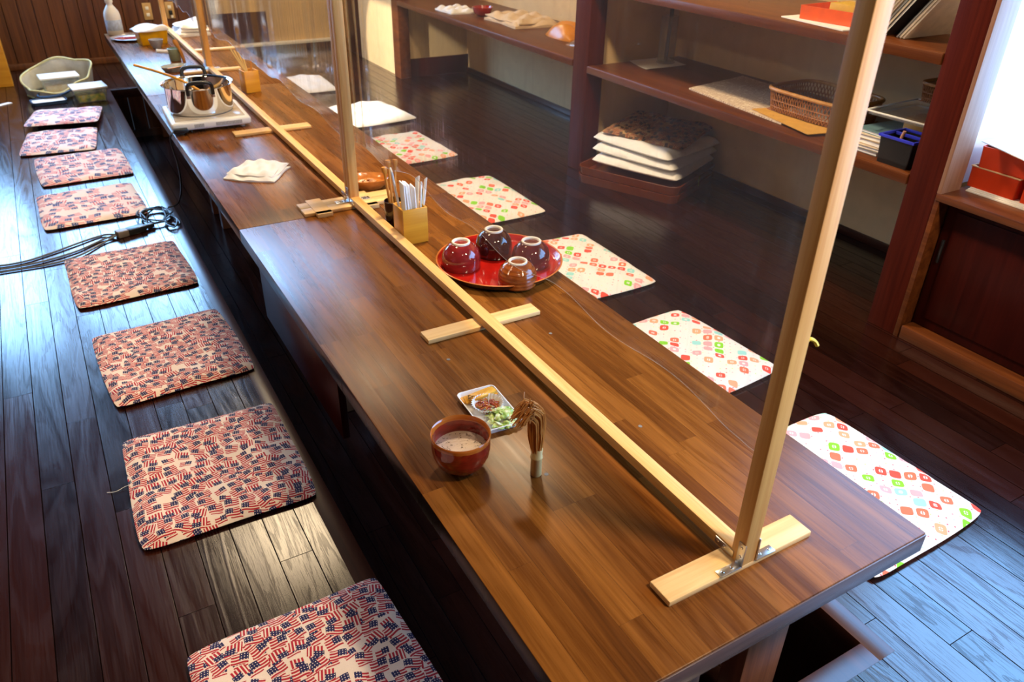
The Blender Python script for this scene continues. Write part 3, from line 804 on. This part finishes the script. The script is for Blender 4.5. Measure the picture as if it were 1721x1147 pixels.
bm = bmesh.new(); tube(bm, smooth_path([(0, 0, 0), (.004, 0, .10), (.010, 0, .16)], 5), .0045, 8); o = obj('wooden_spoon', bm, 'bristle', None, (.268, 3.625, bz))
tag(o, 'brown wooden spoon handle upright in the far bamboo holder', 'spoon')
# dark cup with wooden spoons behind the near holder
t = thing('dark_cup', 'dark brown cup tucked behind the near bamboo chopstick holder', 'cup', (.219, 1.628, TZ))
bm = bmesh.new(); lathe(bm, [(0, 0), (.026, 0), (.030, .004), (.032, .06), (.0315, .085), (.0290, .086), (.0290, .06), (.026, .006), (0, .005)], 40); obj('cup', bm, 'black_lacquer', t, angle=60)
M['spoon'] = wood('orange_brown_wood', (.46, .16, .018), (.68, .30, .05), axis=2, rough=.35, bump=0)
for k, (dx, dy, L, lab) in enumerate(((-.010, .02, .185, 'orange-brown wooden spoon leaning left in the dark cup'), (.002, .03, .200, 'orange-brown wooden spoon upright in the dark cup'), (.022, .035, .195, 'orange-brown wooden spoon leaning back in the dark cup'))):
    bm = bmesh.new(); pts = smooth_path([(0, 0, 0), (dx*.4, dy*.4, L*.45), (dx*.8, dy*.8, L*.8), (dx, dy, L)], 4)
    n = len(pts); tube(bm, pts, .006, 10, True, [.7+.1*math.sin(i)*0+(.9 if i > n*.7 else 0)*math.sin(min(1, (i-n*.7)/(n*.3))*PI) if i > n*.7 else .7 for i in range(n)])
    tag(obj('wooden_spoon', bm, 'spoon', None, (.217+.008*(k-1), 1.628+.006*(k-1), TZ+.0075)), lab, 'spoon', 'wooden spoons in the dark cup')
# oval wooden dish
t = thing('oval_dish', 'orange-brown oval wooden dish beside the joined frame feet', 'dish', (.270, 2.000, TZ), R_(-20))
bm = bmesh.new(); lathe(bm, [(0, 0), (.05, 0), (.058, .004), (.080, .030), (.083, .038), (.080, .039), (.074, .030), (.054, .008), (0, .006)], 56, sx=1.0, sy=.68); obj('dish', bm, M['amber_glaze'] if False else glaze('orange_wood_lacquer', (.34, .09, .012), (.62, .24, .05), (0, 0, 0), None, .2), t, angle=60)
heap('dish_filling', blotch('brown_flakes', [(.3, (.30, .09, .02)), (.7, (.70, .42, .22))], 90, .3), t, (0, 0, .008), 30, .040, .0075, .4, 12)

# folded white cloth
def folded(name, mat, w, l, layers, t, seed, wr, fq=1.0):
    rng = random.Random(seed); ph = [rng.uniform(0, 6.28) for _ in range(8)]
    bm = bmesh.new()
    for k in range(layers):
        s = 1-.05*k; ox = rng.uniform(-.008, .008); oy = rng.uniform(-.008, .008)
        def base(u, v):
            a, b = u*2-1, v*2-1
            x = a*w/2*s*(1+.05*math.sin(3*b+ph[k % 8]))+ox; y = b*l/2*s*(1+.06*math.sin(2.4*a+ph[(k+1) % 8]))+oy
            return a, b, x, y
        def top(u, v):
            a, b, x, y = base(u, v); e = (1-a**8)*(1-b**8)
            return Vector((x, y, k*t+t*.5+t*.55*e+wr*(.3+.7*e)*(math.sin(fq*(6*a+4*b)+ph[2])+math.sin(fq*(9*b-5*a)+ph[3])+2)*.5))
        def bot(u, v):
            a, b, x, y = base(u, v)
            return Vector((x, y, k*t+(.0 if k == 0 else wr*.5)))
        shell(bm, 24, 24, top, bot)
    return obj(name, bm, mat)
o = folded('folded_cloth', 'white_cloth', .185, .185, 3, .006, 3, .008); o.location = (-.040, 2.335, TZ); o.rotation_euler = (0, 0, R_(52)); tag(o, 'crumpled white folded cloth on the middle table, in front of the hot plate', 'cloth')

# hot plate with pot
t = thing('hot_plate', 'white portable hot plate under the steel pot', 'hot plate', (-.062, 3.135, TZ), R_(-2))
bm = bmesh.new(); box(bm, -.165, .165, -.165, .175, .012, .046, .010, 3); obj('body', bm, 'white_plastic', t)
bm = bmesh.new(); box(bm, -.145, .145, -.135, .150, .0455, .0485, .001); obj('glass_top', bm, plain('cream_glass_top', (.60, .52, .42), .1), t)
m = Mat('grey_slots', rough=.6); v, (x, y, z) = m.coords(); m.set('color', m.mix((x*170.0).fract().gt(.5), (.6, .58, .54), (.22, .21, .2)))
for (xa, xb) in ((-.075, -.035), (.015, .125)): boxes('vent', m.m, t, (xa, xb, -.1658, -.1645, .022, .036))
for (xx, yy) in ((-.13, -.13), (.13, -.13), (-.13, .13), (.13, .13)):
    bm = bmesh.new(); lathe(bm, [(0, 0), (.010, 0), (.012, .012), (0, .0125)], 16, cx=xx, cy=yy); obj('foot', bm, 'white_plastic', t)
bm = bmesh.new(); box(bm, -.163, -.105, -.190, -.160, .010, .028, .003); o = obj('cord_plug', bm, 'black', t); o['label'] = 'black cord plug'
PZ = TZ+.0490
t = thing('cooking_pot', 'wide stainless steel pot with black handles on the white hot plate', 'pot', (-.072, 3.160, PZ), R_(-6))
RP, HP = .138, .118
bm = bmesh.new(); lathe(bm, [(0, 0), (RP-.012, 0), (RP-.003, .004), (RP, .014), (RP, HP-.006), (RP+.003, HP-.003), (RP+.014, HP), (RP+.014, HP+.002), (RP+.001, HP-.001), (RP-.002, HP-.006), (RP-.002, .016), (RP-.012, .004), (0, .003)], 72); obj('body', bm, 'chrome', t, angle=60)
bm = bmesh.new(); lathe(bm, [(0, .060), (RP-.0025, .060), (RP-.0025, .055), (0, .055)], 48); obj('broth', bm, plain('brown_broth', (.20, .12, .06), .08, .3, 20), t)
for s in (-1, 1):
    bm = bmesh.new(); tube(bm, smooth_path([(-.050, s*(RP+.010), HP-.018), (-.049, s*(RP+.022), HP+.014), (-.038, s*(RP+.028), HP+.030), (0, s*(RP+.030), HP+.034), (.038, s*(RP+.028), HP+.030), (.049, s*(RP+.022), HP+.014), (.050, s*(RP+.010), HP-.018)], 5), .0085, 10); h = obj('handle', bm, 'black', t)
    for xx in (-.050, .050):
        boxes('handle_mount', 'steel', h, (xx-.008, xx+.008, min(s*(RP-.001), s*(RP+.012)), max(s*(RP-.001), s*(RP+.012)), HP-.034, HP-.008), bevel=.002)
bm = bmesh.new(); tube(bm, smooth_path([(-.285, 3.42, .572), (-.20, 3.325, .552), (-.12, 3.23, .525), (-.06, 3.165, .486)], 5), .006, 10, True, [1]*16)
s = bmesh.ops.create_uvsphere(bm, u_segments=16, v_segments=8, radius=.02)
for vv in s['verts']: vv.co.z *= .5; vv.co += Vector((-.055, 3.16, .486))
o = obj('bamboo_ladle', bm, 'bamboo'); tag(o, 'bamboo ladle resting over the left rim of the steel pot', 'ladle')

# far end of the tables
t = thing('spray_bottle', 'white plastic bottle with a pale blue label at the far table corner', 'bottle', (-.160, 5.590, TZ))
bm = bmesh.new(); lathe(bm, [(0, 0), (.048, 0), (.051, .004), (.051, .120), (.046, .145), (.024, .180), (.019, .186), (.019, .200), (.024, .201), (.024, .232), (0, .233)], 32); obj('body', bm, 'white_plastic', t, angle=60)
bm = bmesh.new(); lathe(bm, [(.0513, .03), (.0517, .031), (.0517, .095), (.0513, .096)], 32); o = obj('bottle_label', bm, plain('pale_blue_label', (.50, .62, .80), .5, .25, 60), t); o['label'] = 'pale blue label'
t = thing('round_tray', 'red lacquer tray with a grey edge at the far table corner, by the white bottle', 'tray', (-.095, 5.36, TZ))
bm = bmesh.new(); lathe(bm, [(0, .006), (.105, .006), (.114, .010), (.120, .016)], 48); obj('tray_well', bm, 'lacquer', t)
bm = bmesh.new(); lathe(bm, [(0, 0), (.10, 0), (.124, .016), (.120, .017), (.112, .009), (.10, .0055), (0, .005)], 48); obj('tray_rim', bm, plain('grey_rim', (.30, .28, .28), .2), t)
t = thing('food_box', 'yellow food box lined with a white napkin on the far table', 'box', (.010, 5.165, TZ), R_(9))
bm = tray_bm(.185, .13, .092, r=.012, th=.003, lip=.014); obj('box', bm, plain('yellow_plastic', (.92, .46, .004), .35), t)
o = folded('napkin', 'white_cloth', .200, .15, 1, .006, 9, .014, .4); o.parent = t; o.location = (-.005, 0, .082)
t = thing('grey_cup', 'small grey ceramic cup standing in front of the yellow food box', 'cup', (.010, 4.99, TZ))
bm = bmesh.new(); lathe(bm, [(0, .004), (.018, .004), (.020, 0), (.023, 0), (.024, .005), (.036, .022), (.043, .052), (.041, .052), (.033, .024), (.018, .010), (0, .010)], 36); obj('cup', bm, plain('grey_ceramic', (.42, .42, .43), .25, .2, 40), t, angle=60)
o = folded('white_bundle', 'white_cloth', .20, .25, 3, .020, 17, .020, .35); o.location = (.300, 5.43, TZ); o.rotation_euler = (0, 0, R_(4)); tag(o, 'white cloth bundle heaped beside the far frame post', 'cloth')
t = thing('measuring_cup', 'grey-green cup with a pale side handle on the far table', 'cup', (.045, 4.55, TZ))
bm = bmesh.new(); lathe(bm, [(0, 0), (.028, 0), (.031, .003), (.036, .070), (.034, .0705), (.029, .005), (0, .004)], 36); obj('cup', bm, plain('grey_green_glaze', (.30, .38, .28), .3, .2, 30), t, angle=60)
bm = bmesh.new(); tube(bm, [(-.030, 0, .052), (-.095, .004, .060)], .011, 10); obj('handle', bm, 'paper', t)
t = thing('tin_dish', 'small grey oval dish with a wooden edge behind the steel pot', 'dish', (-.010, 4.27, TZ), R_(25))
bm = bmesh.new(); lathe(bm, [(0, 0), (.05, 0), (.070, .028), (.068, .029), (.048, .004), (0, .003)], 36, sx=1.1, sy=.7); obj('dish', bm, plain('grey_tin', (.40, .42, .40), .25, .2, 30), t, angle=60)
boxes('wooden_edge', 'bamboo', t, (-.07, .02, -.055, -.046, .026, .031), bevel=.002)
bm = bmesh.new(); tube(bm, smooth_path([(0, 0, 0), (-.01, .01, .06), (-.03, .04, .115)], 4), .013, 10, True, [.7]*6+[1, 1.1, .8]); o = obj('wooden_brush', bm, 'spoon', None, (.085, 4.50, TZ)); tag(o, 'brown wooden brush leaning by the grey-green cup', 'brush')

# wall sockets
M['socket'] = plain('tan_plate', (.50, .32, .13), .4)
for k, (x0, lab) in enumerate(((.178, 'tan wall socket plate left of the far frame post'), (.345, 'tan wall socket plate with a plugged-in adapter, right of the far frame post'))):
    t = thing('wall_socket', lab, 'socket', (x0, 6.569, .36), 0, 'wall sockets on the panelled wall')
    boxes('plate', 'socket', t, (-.032, .032, -.008, 0, -.062, .062), bevel=.002)
    boxes('outlet', 'white_plastic', t, (-.012, .012, -.010, -.0078, .012, .036), bevel=.001)
    if k: boxes('adapter', 'black', t, (-.012, .012, -.040, -.0078, -.030, .002), bevel=.003); boxes('plug', 'white_plastic', t, (-.004, .014, -.034, -.0078, -.055, -.034), bevel=.003)
    else: boxes('outlet', 'white_plastic', t, (-.012, .012, -.010, -.0078, -.036, -.012), bevel=.001)

# ================================================================ cords on the left floor
def cable(name, pts, r, label, mat='black', n=6):
    bm = bmesh.new(); tube(bm, smooth_path(pts, n), r, 8); return tag(obj(name, bm, mat), label, 'cord')
zc = .0048
t = thing('power_cord', 'black cord dropping from the hot plate into a coiled bundle on the floor', 'cord', (0, 0, 0))
bm = bmesh.new(); tube(bm, smooth_path([(-.225, 2.965, .380), (-.245, 2.955, .368), (-.250, 2.96, .33), (-.236, 3.00, .22), (-.238, 3.05, .10), (-.262, 3.09, .02), (-.305, 3.10, .007)], 8), .0038, 8); obj('hanging_length', bm, 'black', t)
rng = random.Random(4); pts = []
for k in range(46):
    a = k*.72; rr = .85+rng.uniform(-.25, .2)
    pts.append((-.372+.070*rr*math.cos(a)+.012*math.sin(k*.31), 3.015+.105*rr*math.sin(a), zc+.0002+.011*(k/46)+.004*math.sin(k*1.3)+.004))
bm = bmesh.new(); tube(bm, smooth_path(pts, 5), .0034, 7); obj('coil', bm, 'black', t)
pts = []
for k in range(26):
    a = k*.9+1; rr = .8+rng.uniform(-.3, .3)
    pts.append((-.318+.038*rr*math.cos(a), 2.905+.075*rr*math.sin(a), zc+.003+.010*(k/26)))
bm = bmesh.new(); tube(bm, smooth_path(pts, 5), .0032, 7); obj('coil', bm, 'black', t)
t = thing('extension_socket', 'grey and black extension socket lying between the coil and the flag cushion', 'socket', (-.485, 2.872, .0006), R_(18))
boxes('body', 'black', t, (-.02, .055, -.022, .022, 0, .026), bevel=.004)
boxes('end_block', plain('grey_brown_plastic', (.22, .18, .15), .4), t, (-.065, -.02, -.020, .020, 0, .028), bevel=.004)
boxes('plug', 'black', t, (.055, .095, -.012, .012, .004, .022), bevel=.004)
cable('power_cord', [(-.425, 2.890, .0125), (-.415, 2.900, .0100), (-.402, 2.925, .006)], .0032, 'short black lead between the extension socket and the coil')
for k, (dy, bow, lab) in enumerate(((.0, .0, 'middle grey cord running left across the floor from the extension socket'), (.035, .05, 'farthest grey cord running left across the floor from the extension socket'), (-.03, -.035, 'nearest grey cord running left across the floor from the extension socket'))):
    cable('floor_cable', [(-.550, 2.853+dy*.2, .013), (-.60, 2.850+dy*.6+bow*.5, zc), (-.70, 2.775+dy*.7+bow, zc+.001*k), (-.80, 2.735+dy+bow*.5, zc), (-.92, 2.72+dy, zc), (-1.10, 2.74+dy*1.2, zc), (-1.6, 2.80+dy*1.5, zc)], .0042, lab, plain('grey_cord', (.10, .11, .13), .4))

# ================================================================ bag and boxes far left
M['bag_cloth'] = plain('pale_yellow_cloth', (.66, .62, .32), .85, .1, 40, .2)
t = thing('tote_bag', 'open pale tote bag with a yellow-green rim, holding food boxes', 'bag', (-.582, 5.66, .0006), R_(4))
def bagf(off):
    def f(u, v):
        a = 2*PI*u; rx, ry = .196-off, .165-off
        wob = 1+.08*math.sin(3*a+1)+.04*math.sin(7*a)
        fl = 1+.10*v
        h = .045+.150*(.5+.5*math.cos(a-1.05))**1.2+.010*math.sin(5*a+.6)
        return Vector((rx*math.cos(a)*wob*fl, ry*math.sin(a)*wob*fl, .002+off*.3+h*v))
    return f
bm = bmesh.new(); shell(bm, 64, 8, bagf(0), bagf(.004)); obj('bag_wall', bm, plain('grey_lining', (.50, .50, .46), .8, .15, 20, .2), t, angle=180)
bm = bmesh.new(); f = bagf(.002); tube(bm, [f(i/64, 1) for i in range(65)],   .0065, 8, False); o = obj('rim', bm, 'bag_cloth', t); o['label'] = 'yellow-green rim'
bm = bmesh.new(); lathe(bm, [(0, .001), (.19, .001), (.20, .004), (0, .006)], 40, sx=1, sy=.78); obj('bag_base', bm, 'bag_cloth', t)
M['blue'] = plain('dark_blue_webbing', (.02, .06, .16), .6)
for s in (0, 1):
    bm = bmesh.new(); tube(bm, smooth_path([(-.13, -.13, .045), (-.150, -.175, .03), (-.09, -.205-.015*s, .030), (.0, -.205-.02*s, .034+.010*s), (.05, -.17, .05)], 6), .006, 8); obj('handle', bm, 'blue', t)
def food_box(loc, rz, w, l, h, label, fill):
    t = thing('food_container', label, 'container', loc, rz)
    obj('tub', tray_bm(w, l, h, r=.025, th=.003, lip=.016), 'clear', t)
    bm = bmesh.new(); box(bm, -w/2-.004, w/2+.004, -l/2-.004, l/2+.004, h, h+.012, .004); obj('lid', bm, 'white_plastic', t)
    bm = bmesh.new(); box(bm, -w/2+.022, w/2-.022, -l/2+.022, l/2-.022, .004, h*.55, .006); obj('contents', bm, fill, t)
    return t
salad = blotch('salad_mix', [(.35, (.03, .12, .01)), (.5, (.35, .45, .03)), (.62, (.75, .55, .04)), (.75, (.6, .7, .4))], 28)
paper_food = blotch('pale_food', [(.3, (.55, .35, .15)), (.7, (.75, .65, .5))], 20)
food_box((-.570, 5.675, .010), R_(5), .235, .165, .095, 'large clear food container with a white lid inside the tote bag', paper_food)
food_box((-.420, 5.365, .0006), R_(6), .205, .17, .085, 'clear container of yellow and green salad with a white lid, beside the tote bag', salad)
t = thing('flat_container', 'flat white container with a dark blue rim in front of the tote bag', 'container', (-.665, 5.395, .0006), R_(6))
obj('tub', tray_bm(.21, .13, .022, r=.03, th=.004, lip=.006), 'blue', t)
bm = bmesh.new(); box(bm, -.095, .095, -.055, .055, .012, .018, .004); obj('lid', bm, 'white_plastic', t)
bm = bmesh.new(); box(bm, -.09, .09, -.018, .018, 0, .004, .001); o = obj('paper_strip', bm, 'paper', None, (-.955, 5.45, .0006)); o.rotation_euler = (0, 0, R_(38)); tag(o, 'narrow white paper strip on the floor at the left edge', 'paper')

# ================================================================ things on the shelves
SZ = .5405
def sheet(name, pts, mat, z, th, label, cat, curl=0.0, seed=1):
    """a sheet or thin pad through four corner points"""
    a, b, c, d = [Vector((p[0], p[1], 0)) for p in pts]
    ctr = (a+b+c+d)/4
    def f(u, v, h):
        p = (a*(1-u)*(1-v)+b*u*(1-v)+c*u*v+d*(1-u)*v)-ctr
        return Vector((p.x, p.y, h+curl*(abs(u-.5)*2)**3*(1+.4*math.sin(6*v+seed))))
    bm = bmesh.new(); shell(bm, 14, 14, lambda u, v: f(u, v, th), lambda u, v: f(u, v, 0))
    o = obj(name, bm, mat, None, (ctr.x, ctr.y, z)); return tag(o, label, cat)
m = Mat('printed_paper', rough=.8); v, (x, y, z) = m.coords(); r = m.white((y*70.0).floor(), (x*25.0).floor(), 1.0)
m.set('color', m.mix(((y*70.0).fract().gt(.55)).min(m.noise(v, 60, 2).gt(.42)), (.72, .60, .45), (.42, .28, .22)))
M['printed'] = m.m
sheet('paper_sheet', [(1.88, 2.46), (1.93, 2.66), (2.17, 2.66), (2.13, 2.46)], 'paper', SZ, .0012, 'small cream paper sheet under the clear stand, next to the left pillar', 'paper', .002)
sheet('newspaper', [(1.735, 1.46), (1.80, 2.06), (2.20, 2.14), (2.16, 1.50)], 'printed', SZ, .006, 'printed paper lying flat on the shelf, left of the wicker basket', 'paper', .0008)
sheet('yellow_envelope', [(1.70, 1.30), (1.78, 1.66), (2.0, 1.60), (1.92, 1.25)], plain('yellow_paper', (.60, .32, .06), .7), SZ+.0083, .003, 'yellow envelope sticking out under the wicker basket', 'envelope', 0)
t = thing('clear_stand', 'clear plastic stand holding a black rod, in the shelf corner by the left pillar', 'stand', (2.075, 2.555, SZ+.0015), 0)
bm = bmesh.new(); lathe(bm, [(0, 0), (.045, 0), (.047, .004), (.042, .006), (.042, .22), (.040, .22), (.040, .008), (0, .006)], 32); obj('cylinder', bm, 'clear', t)
bm = bmesh.new(); tube(bm, [(0, 0, .008), (.012, .004, .36)], .010, 10); obj('rod', bm, 'black', t)
# wicker basket
M['wicker'] = wood('wicker_cane', (.22, .07, .02), (.45, .20, .07), axis=0, rough=.5, bump=0)
M['wicker_rim'] = wood('wicker_rim_cane', (.40, .16, .03), (.62, .32, .09), axis=0, rough=.4, bump=0)
t = thing('wicker_basket', 'wide wicker basket with an open hexagon weave on the shelf behind the near post', 'basket', (1.95, 1.46, SZ+.012), R_(0))
bw, bl, bh = .28, .38, .085
bm = bmesh.new(); box(bm, -bw/2+.02, bw/2-.02, -bl/2+.02, bl/2-.02, 0, .004, .001); obj('base', bm, 'wicker', t)
def per(s):
    """point on a rounded rectangle"""
    hw, hl, r = bw/2, bl/2, .05
    a = 2*PI*s; c, sn = math.cos(a), math.sin(a)
    k = (abs(c)**5+abs(sn)**5)**(-.2)
    return Vector((hw*k*c, hl*k*sn, 0))
bm = bmesh.new(); N = 96
for k in range(N):
    for s in (1, -1):
        pts = []
        for q in range(5):
            p = per((k+s*q*.6)/N); f = .93+.07*q/4
            pts.append(Vector((p.x*f, p.y*f, .003+bh*q/4)))
        tube(bm, pts, .0022, 5)
for z, rr in ((.020, .0022), (.045, .0022)):
    tube(bm, [Vector((per(i/N).x*(.93+.07*z/bh), per(i/N).y*(.93+.07*z/bh), z)) for i in range(N+1)], rr, 5, False)
obj('weave', bm, 'wicker', t)
bm = bmesh.new(); tube(bm, [Vector((per(i/N).x, per(i/N).y, bh)) for i in range(N+1)], .0075, 8, False); o = obj('rim', bm, 'wicker_rim', t); o['label'] = 'orange-brown rim'
o = folded('white_napkin', 'white_cloth', .18, .26, 1, .006, 4, .006); o.location = (1.955, 1.45, SZ+.0175); tag(o, 'pale napkin lying inside the wicker basket', 'cloth')
# right end of the shelf
def book(loc, rot, size, cover, label, group=None, name='book', pages='paper'):
    t = thing(name, label, name.split('_')[-1], loc, 0, group); t.rotation_euler = rot
    sx_, sy_, sz_ = size
    boxes('cover', cover, t, (0, sx_, 0, sy_, 0, .0012), (0, sx_, 0, sy_, sz_-.0012, sz_), (0, sx_, sy_-.0012, sy_, 0, sz_))
    boxes('pages', pages, t, (.003, sx_-.003, .001, sy_-.0013, .0012, sz_-.0012))
    return t
MAGC = [plain('grey_cover', (.20, .20, .20), .4), plain('dark_cover', (.018, .014, .016), .35), plain('cream_cover', (.62, .52, .40), .5), plain('teal_cover', (.12, .22, .26), .4), plain('tan_cover', (.42, .30, .18), .5), plain('ochre_cover', (.60, .30, .05), .5)]
zz = SZ
for k in range(5):
    th = [.012, .010, .016, .014, .010][k]
    book((1.73+.008*k, 1.030-.004*k, zz+.0004), (0, 0, R_([0, 3, -2, 4, -3][k])), (.20, .15, th), MAGC[[0, 2, 4, 2, 3][k]],
         ['lowest booklet in the flat pile beside the blue-rimmed bin', 'second booklet from the bottom of the pile beside the bin', 'thick booklet in the middle of the pile beside the bin', 'pale booklet near the top of the pile beside the bin', 'grey-blue topmost booklet on the pile beside the bin'][k], 'booklets piled beside the bin', 'booklet'); zz += th+.0008
t = thing('open_bin', 'black bin with a bright blue rim at the right end of the shelf', 'bin', (1.755, .945, SZ), R_(0))
obj('bin', tray_bm(.13, .125, .085, r=.008, th=.003, lip=.006), 'black', t)
M['blue_rim'] = plain('bright_blue_plastic', (.03, .04, .55), .35)
bm = bmesh.new()
for b in ((-.068, .068, -.066, -.059, .084, .093), (-.068, .068, .059, .066, .084, .093), (-.068, -.061, -.059, .059, .084, .093), (.061, .068, -.059, .059, .084, .093), (.010, .014, -.059, .059, .080, .091)): box(bm, *b, bevel=.001)
o = obj('rim', bm, 'blue_rim', t); o['label'] = 'bright blue rim'
bm = bmesh.new(); tube(bm, [(0, 0, 0), (.0, -.022, .10)], .0055, 8); o = obj('marker_pen', bm, plain('salmon_plastic', (.60, .30, .20), .4), None, (1.735, .975, SZ+.006)); tag(o, 'pale salmon pen leaning in the blue-rimmed bin', 'pen')
bm = bmesh.new(); box(bm, 1.85, 1.95, .96, 1.04, SZ+.0002, SZ+.120, .002); tag(obj('card_box', bm, MAGC[5]), 'ochre card box standing behind the blue-rimmed bin', 'box')
bm = bmesh.new(); box(bm, 1.86, 1.98, .885, .952, SZ+.0002, SZ+.105, .002); tag(obj('card_box', bm, 'black'), 'black box standing in the shadow behind the blue-rimmed bin', 'box')
t = thing('clear_lid_tray', 'shallow clear tray with a pale edge lying on top of the boxes', 'tray', (1.90, 1.00, SZ+.124), R_(3))
obj('tray', tray_bm(.30, .26, .012, r=.02, th=.002, lip=.004), 'clear', t)
bm = bmesh.new()
for b in ((-.152, .152, -.132, -.127, .010, .015), (-.152, .152, .127, .132, .010, .015), (-.152, -.147, -.127, .127, .010, .015), (.147, .152, -.127, .127, .010, .015)): box(bm, *b, bevel=.001)
obj('edge', bm, 'white_plastic', t)
t = dup(bpy.data.objects['wicker_basket'], (2.06, 1.0, SZ+.142), 0, 'brown wicker basket at the back, resting above the clear tray'); t.scale = (.55, .60, .75)
# upper shelf
UZ = .9105
sheet('paper_sheet', [(1.70, 1.25), (1.74, 1.56), (1.95, 1.55), (1.93, 1.22)], 'paper', UZ, .004, 'white paper under the orange tray on the upper shelf', 'paper', 0)
t = thing('orange_tray', 'bright orange open tray on the upper shelf', 'tray', (1.86, 1.38, UZ+.005), R_(4))
obj('tray', tray_bm(.20, .24, .045, r=.006, th=.004, lip=.002), plain('orange_lacquer', (.72, .10, .02), .3), t)
boxes('yellow_block', None or plain('yellow_card', (.55, .34, .03), .6), None, (1.83, 1.93, 1.31, 1.43, UZ+.0095, UZ+.062), bevel=.002)
tag(bpy.data.objects['yellow_block'], 'yellow card box inside the orange tray', 'box')
y = 1.205
for k in range(9):
    th = [.006, .005, .007, .006, .006, .010, .005, .006, .005][k]
    lab = ['leaning pale magazine nearest the frame post', 'second leaning pale magazine from the frame post', 'leaning tan magazine third from the frame post', 'grey magazine in the left leaning group', 'thin pale magazine behind the dark-covered one', 'dark-covered magazine at the front of the left leaning group', 'grey magazine at the back of the right leaning group', 'pale magazine in the middle of the right leaning group', 'cream magazine nearest the right pillar'][k]
    book((1.76, y, UZ+.001+.62*th), (R_(126), 0, 0), (.24, .19 if k < 6 else .17, th), MAGC[[2, 2, 4, 0, 2, 1, 0, 2, 2][k]], lab, 'magazines leaning on the upper shelf', 'magazine')
    y -= th*1.25+.005+(.035 if k == 5 else 0)
# left bay shelf
LZ = .5505
o = folded('white_bundle', 'white_cloth', .20, .26, 1, .01, 31, .012); o.location = (1.84, 4.42, LZ); tag(o, 'white cloth at the far end of the left shelf', 'cloth')
t = thing('red_bowl', 'dark red round bowl between the pale cloths on the left shelf', 'bowl', (1.90, 4.18, LZ))
bm = bmesh.new(); lathe(bm, [(0, 0), (.03, 0), (.055, .02), (.068, .055), (.064, .056), (.05, .022), (0, .008)], 36); obj('bowl', bm, 'lacquer', t)
o = folded('cream_bundle', plain('cream_cloth', (.70, .52, .34), .85, .08, 30, .2), .30, .42, 2, .014, 37, .016); o.location = (2.0, 3.86, LZ); tag(o, 'cream cloth heaped in the middle of the left shelf', 'cloth')
bm = bmesh.new(); shell(bm, 24, 16, lambda u, v: Vector(((u-.5)*.18*(1-.25*abs(2*v-1)**3), (v-.5)*.26, .006+.075*(1-abs(2*u-1)**4)*(1-abs(2*v-1)**3)+.006*math.sin(17*u+9*v))), lambda u, v: Vector(((u-.5)*.18*(1-.25*abs(2*v-1)**3), (v-.5)*.26, 0)))
o = obj('orange_pouch', bm, plain('orange_glossy_cloth', (.66, .24, .02), .3, .2, 14), None, (1.98, 3.30, LZ)); tag(o, 'glossy orange pouch on the left shelf', 'pouch')
bm = bmesh.new(); shell(bm, 20, 20, lambda u, v: Vector(((u-.5)*.17, (v-.5)*.20, .004+.045*(1-abs(2*u-1)**3)*(1-abs(2*v-1)**3)+.010*math.sin(21*u)*math.cos(17*v)*(1-abs(2*u-1))*(1-abs(2*v-1)))), lambda u, v: Vector(((u-.5)*.17, (v-.5)*.20, 0)))
o = obj('plastic_bag', bm, 'clear', None, (1.93, 3.02, LZ)); tag(o, 'crumpled clear plastic bag right of the orange pouch', 'bag')

# alcove boxes
WZ = .5125
for k in range(3):
    sheet('paper_sheet', [(1.775+.004*k, -.05), (1.775+.004*k, .722-.003*k), (2.05, .725), (2.05, -.05)], 'paper', WZ+.0045*k, .0040, ['bottom sheet of the white paper stack under the red boxes', 'middle sheet of the white paper stack under the red boxes', 'top sheet of the white paper stack under the red boxes'][k], 'paper', 0)
M['red_box'] = plain('red_orange_card', (.62, .045, .008), .35, .15, 8)
M['buff'] = plain('buff_card_edge', (.75, .50, .28), .6)
t = thing('red_box', 'red open box standing on the white papers in the alcove', 'box', (1.912, .655, WZ+.0135), R_(-1))
obj('box', tray_bm(.25, .155, .062, r=.004, th=.005, lip=.001), 'red_box', t)
bm = bmesh.new()
for b in ((-.126, .126, -.079, -.073, .0615, .0655), (-.126, .126, .073, .079, .0615, .0655), (-.126, -.120, -.073, .073, .0615, .0655), (.120, .126, -.073, .073, .0615, .0655)): box(bm, *b, bevel=.0008)
o = obj('rim', bm, 'buff', t); o['label'] = 'buff rim'
t = thing('red_box', 'second red open box right of the first, cut off by the frame edge', 'box', (1.912, .482, WZ+.0135), R_(0))
obj('box', tray_bm(.25, .165, .062, r=.004, th=.005, lip=.001), 'red_box', t)
t = thing('red_carton', 'red carton lying crosswise on the open red boxes, under the white sheet', 'carton', (1.915, .560, WZ+.0797), R_(3))
obj('carton', tray_bm(.25, .33, .064, r=.006, th=.004, lip=.004), 'red_box', t)
o = sheet('white_sheet', [(1.815, .745), (1.66, .36), (1.98, .22), (2.14, .70)], 'paper', WZ+.145, .003, 'large white sheet with a thin red line, lying on the red carton in the alcove', 'paper', 0)
boxes('red_line', plain('red_ink', (.55, .03, .06), .5), o, (-.09, -.02, .085, .088, .0029, .0034))
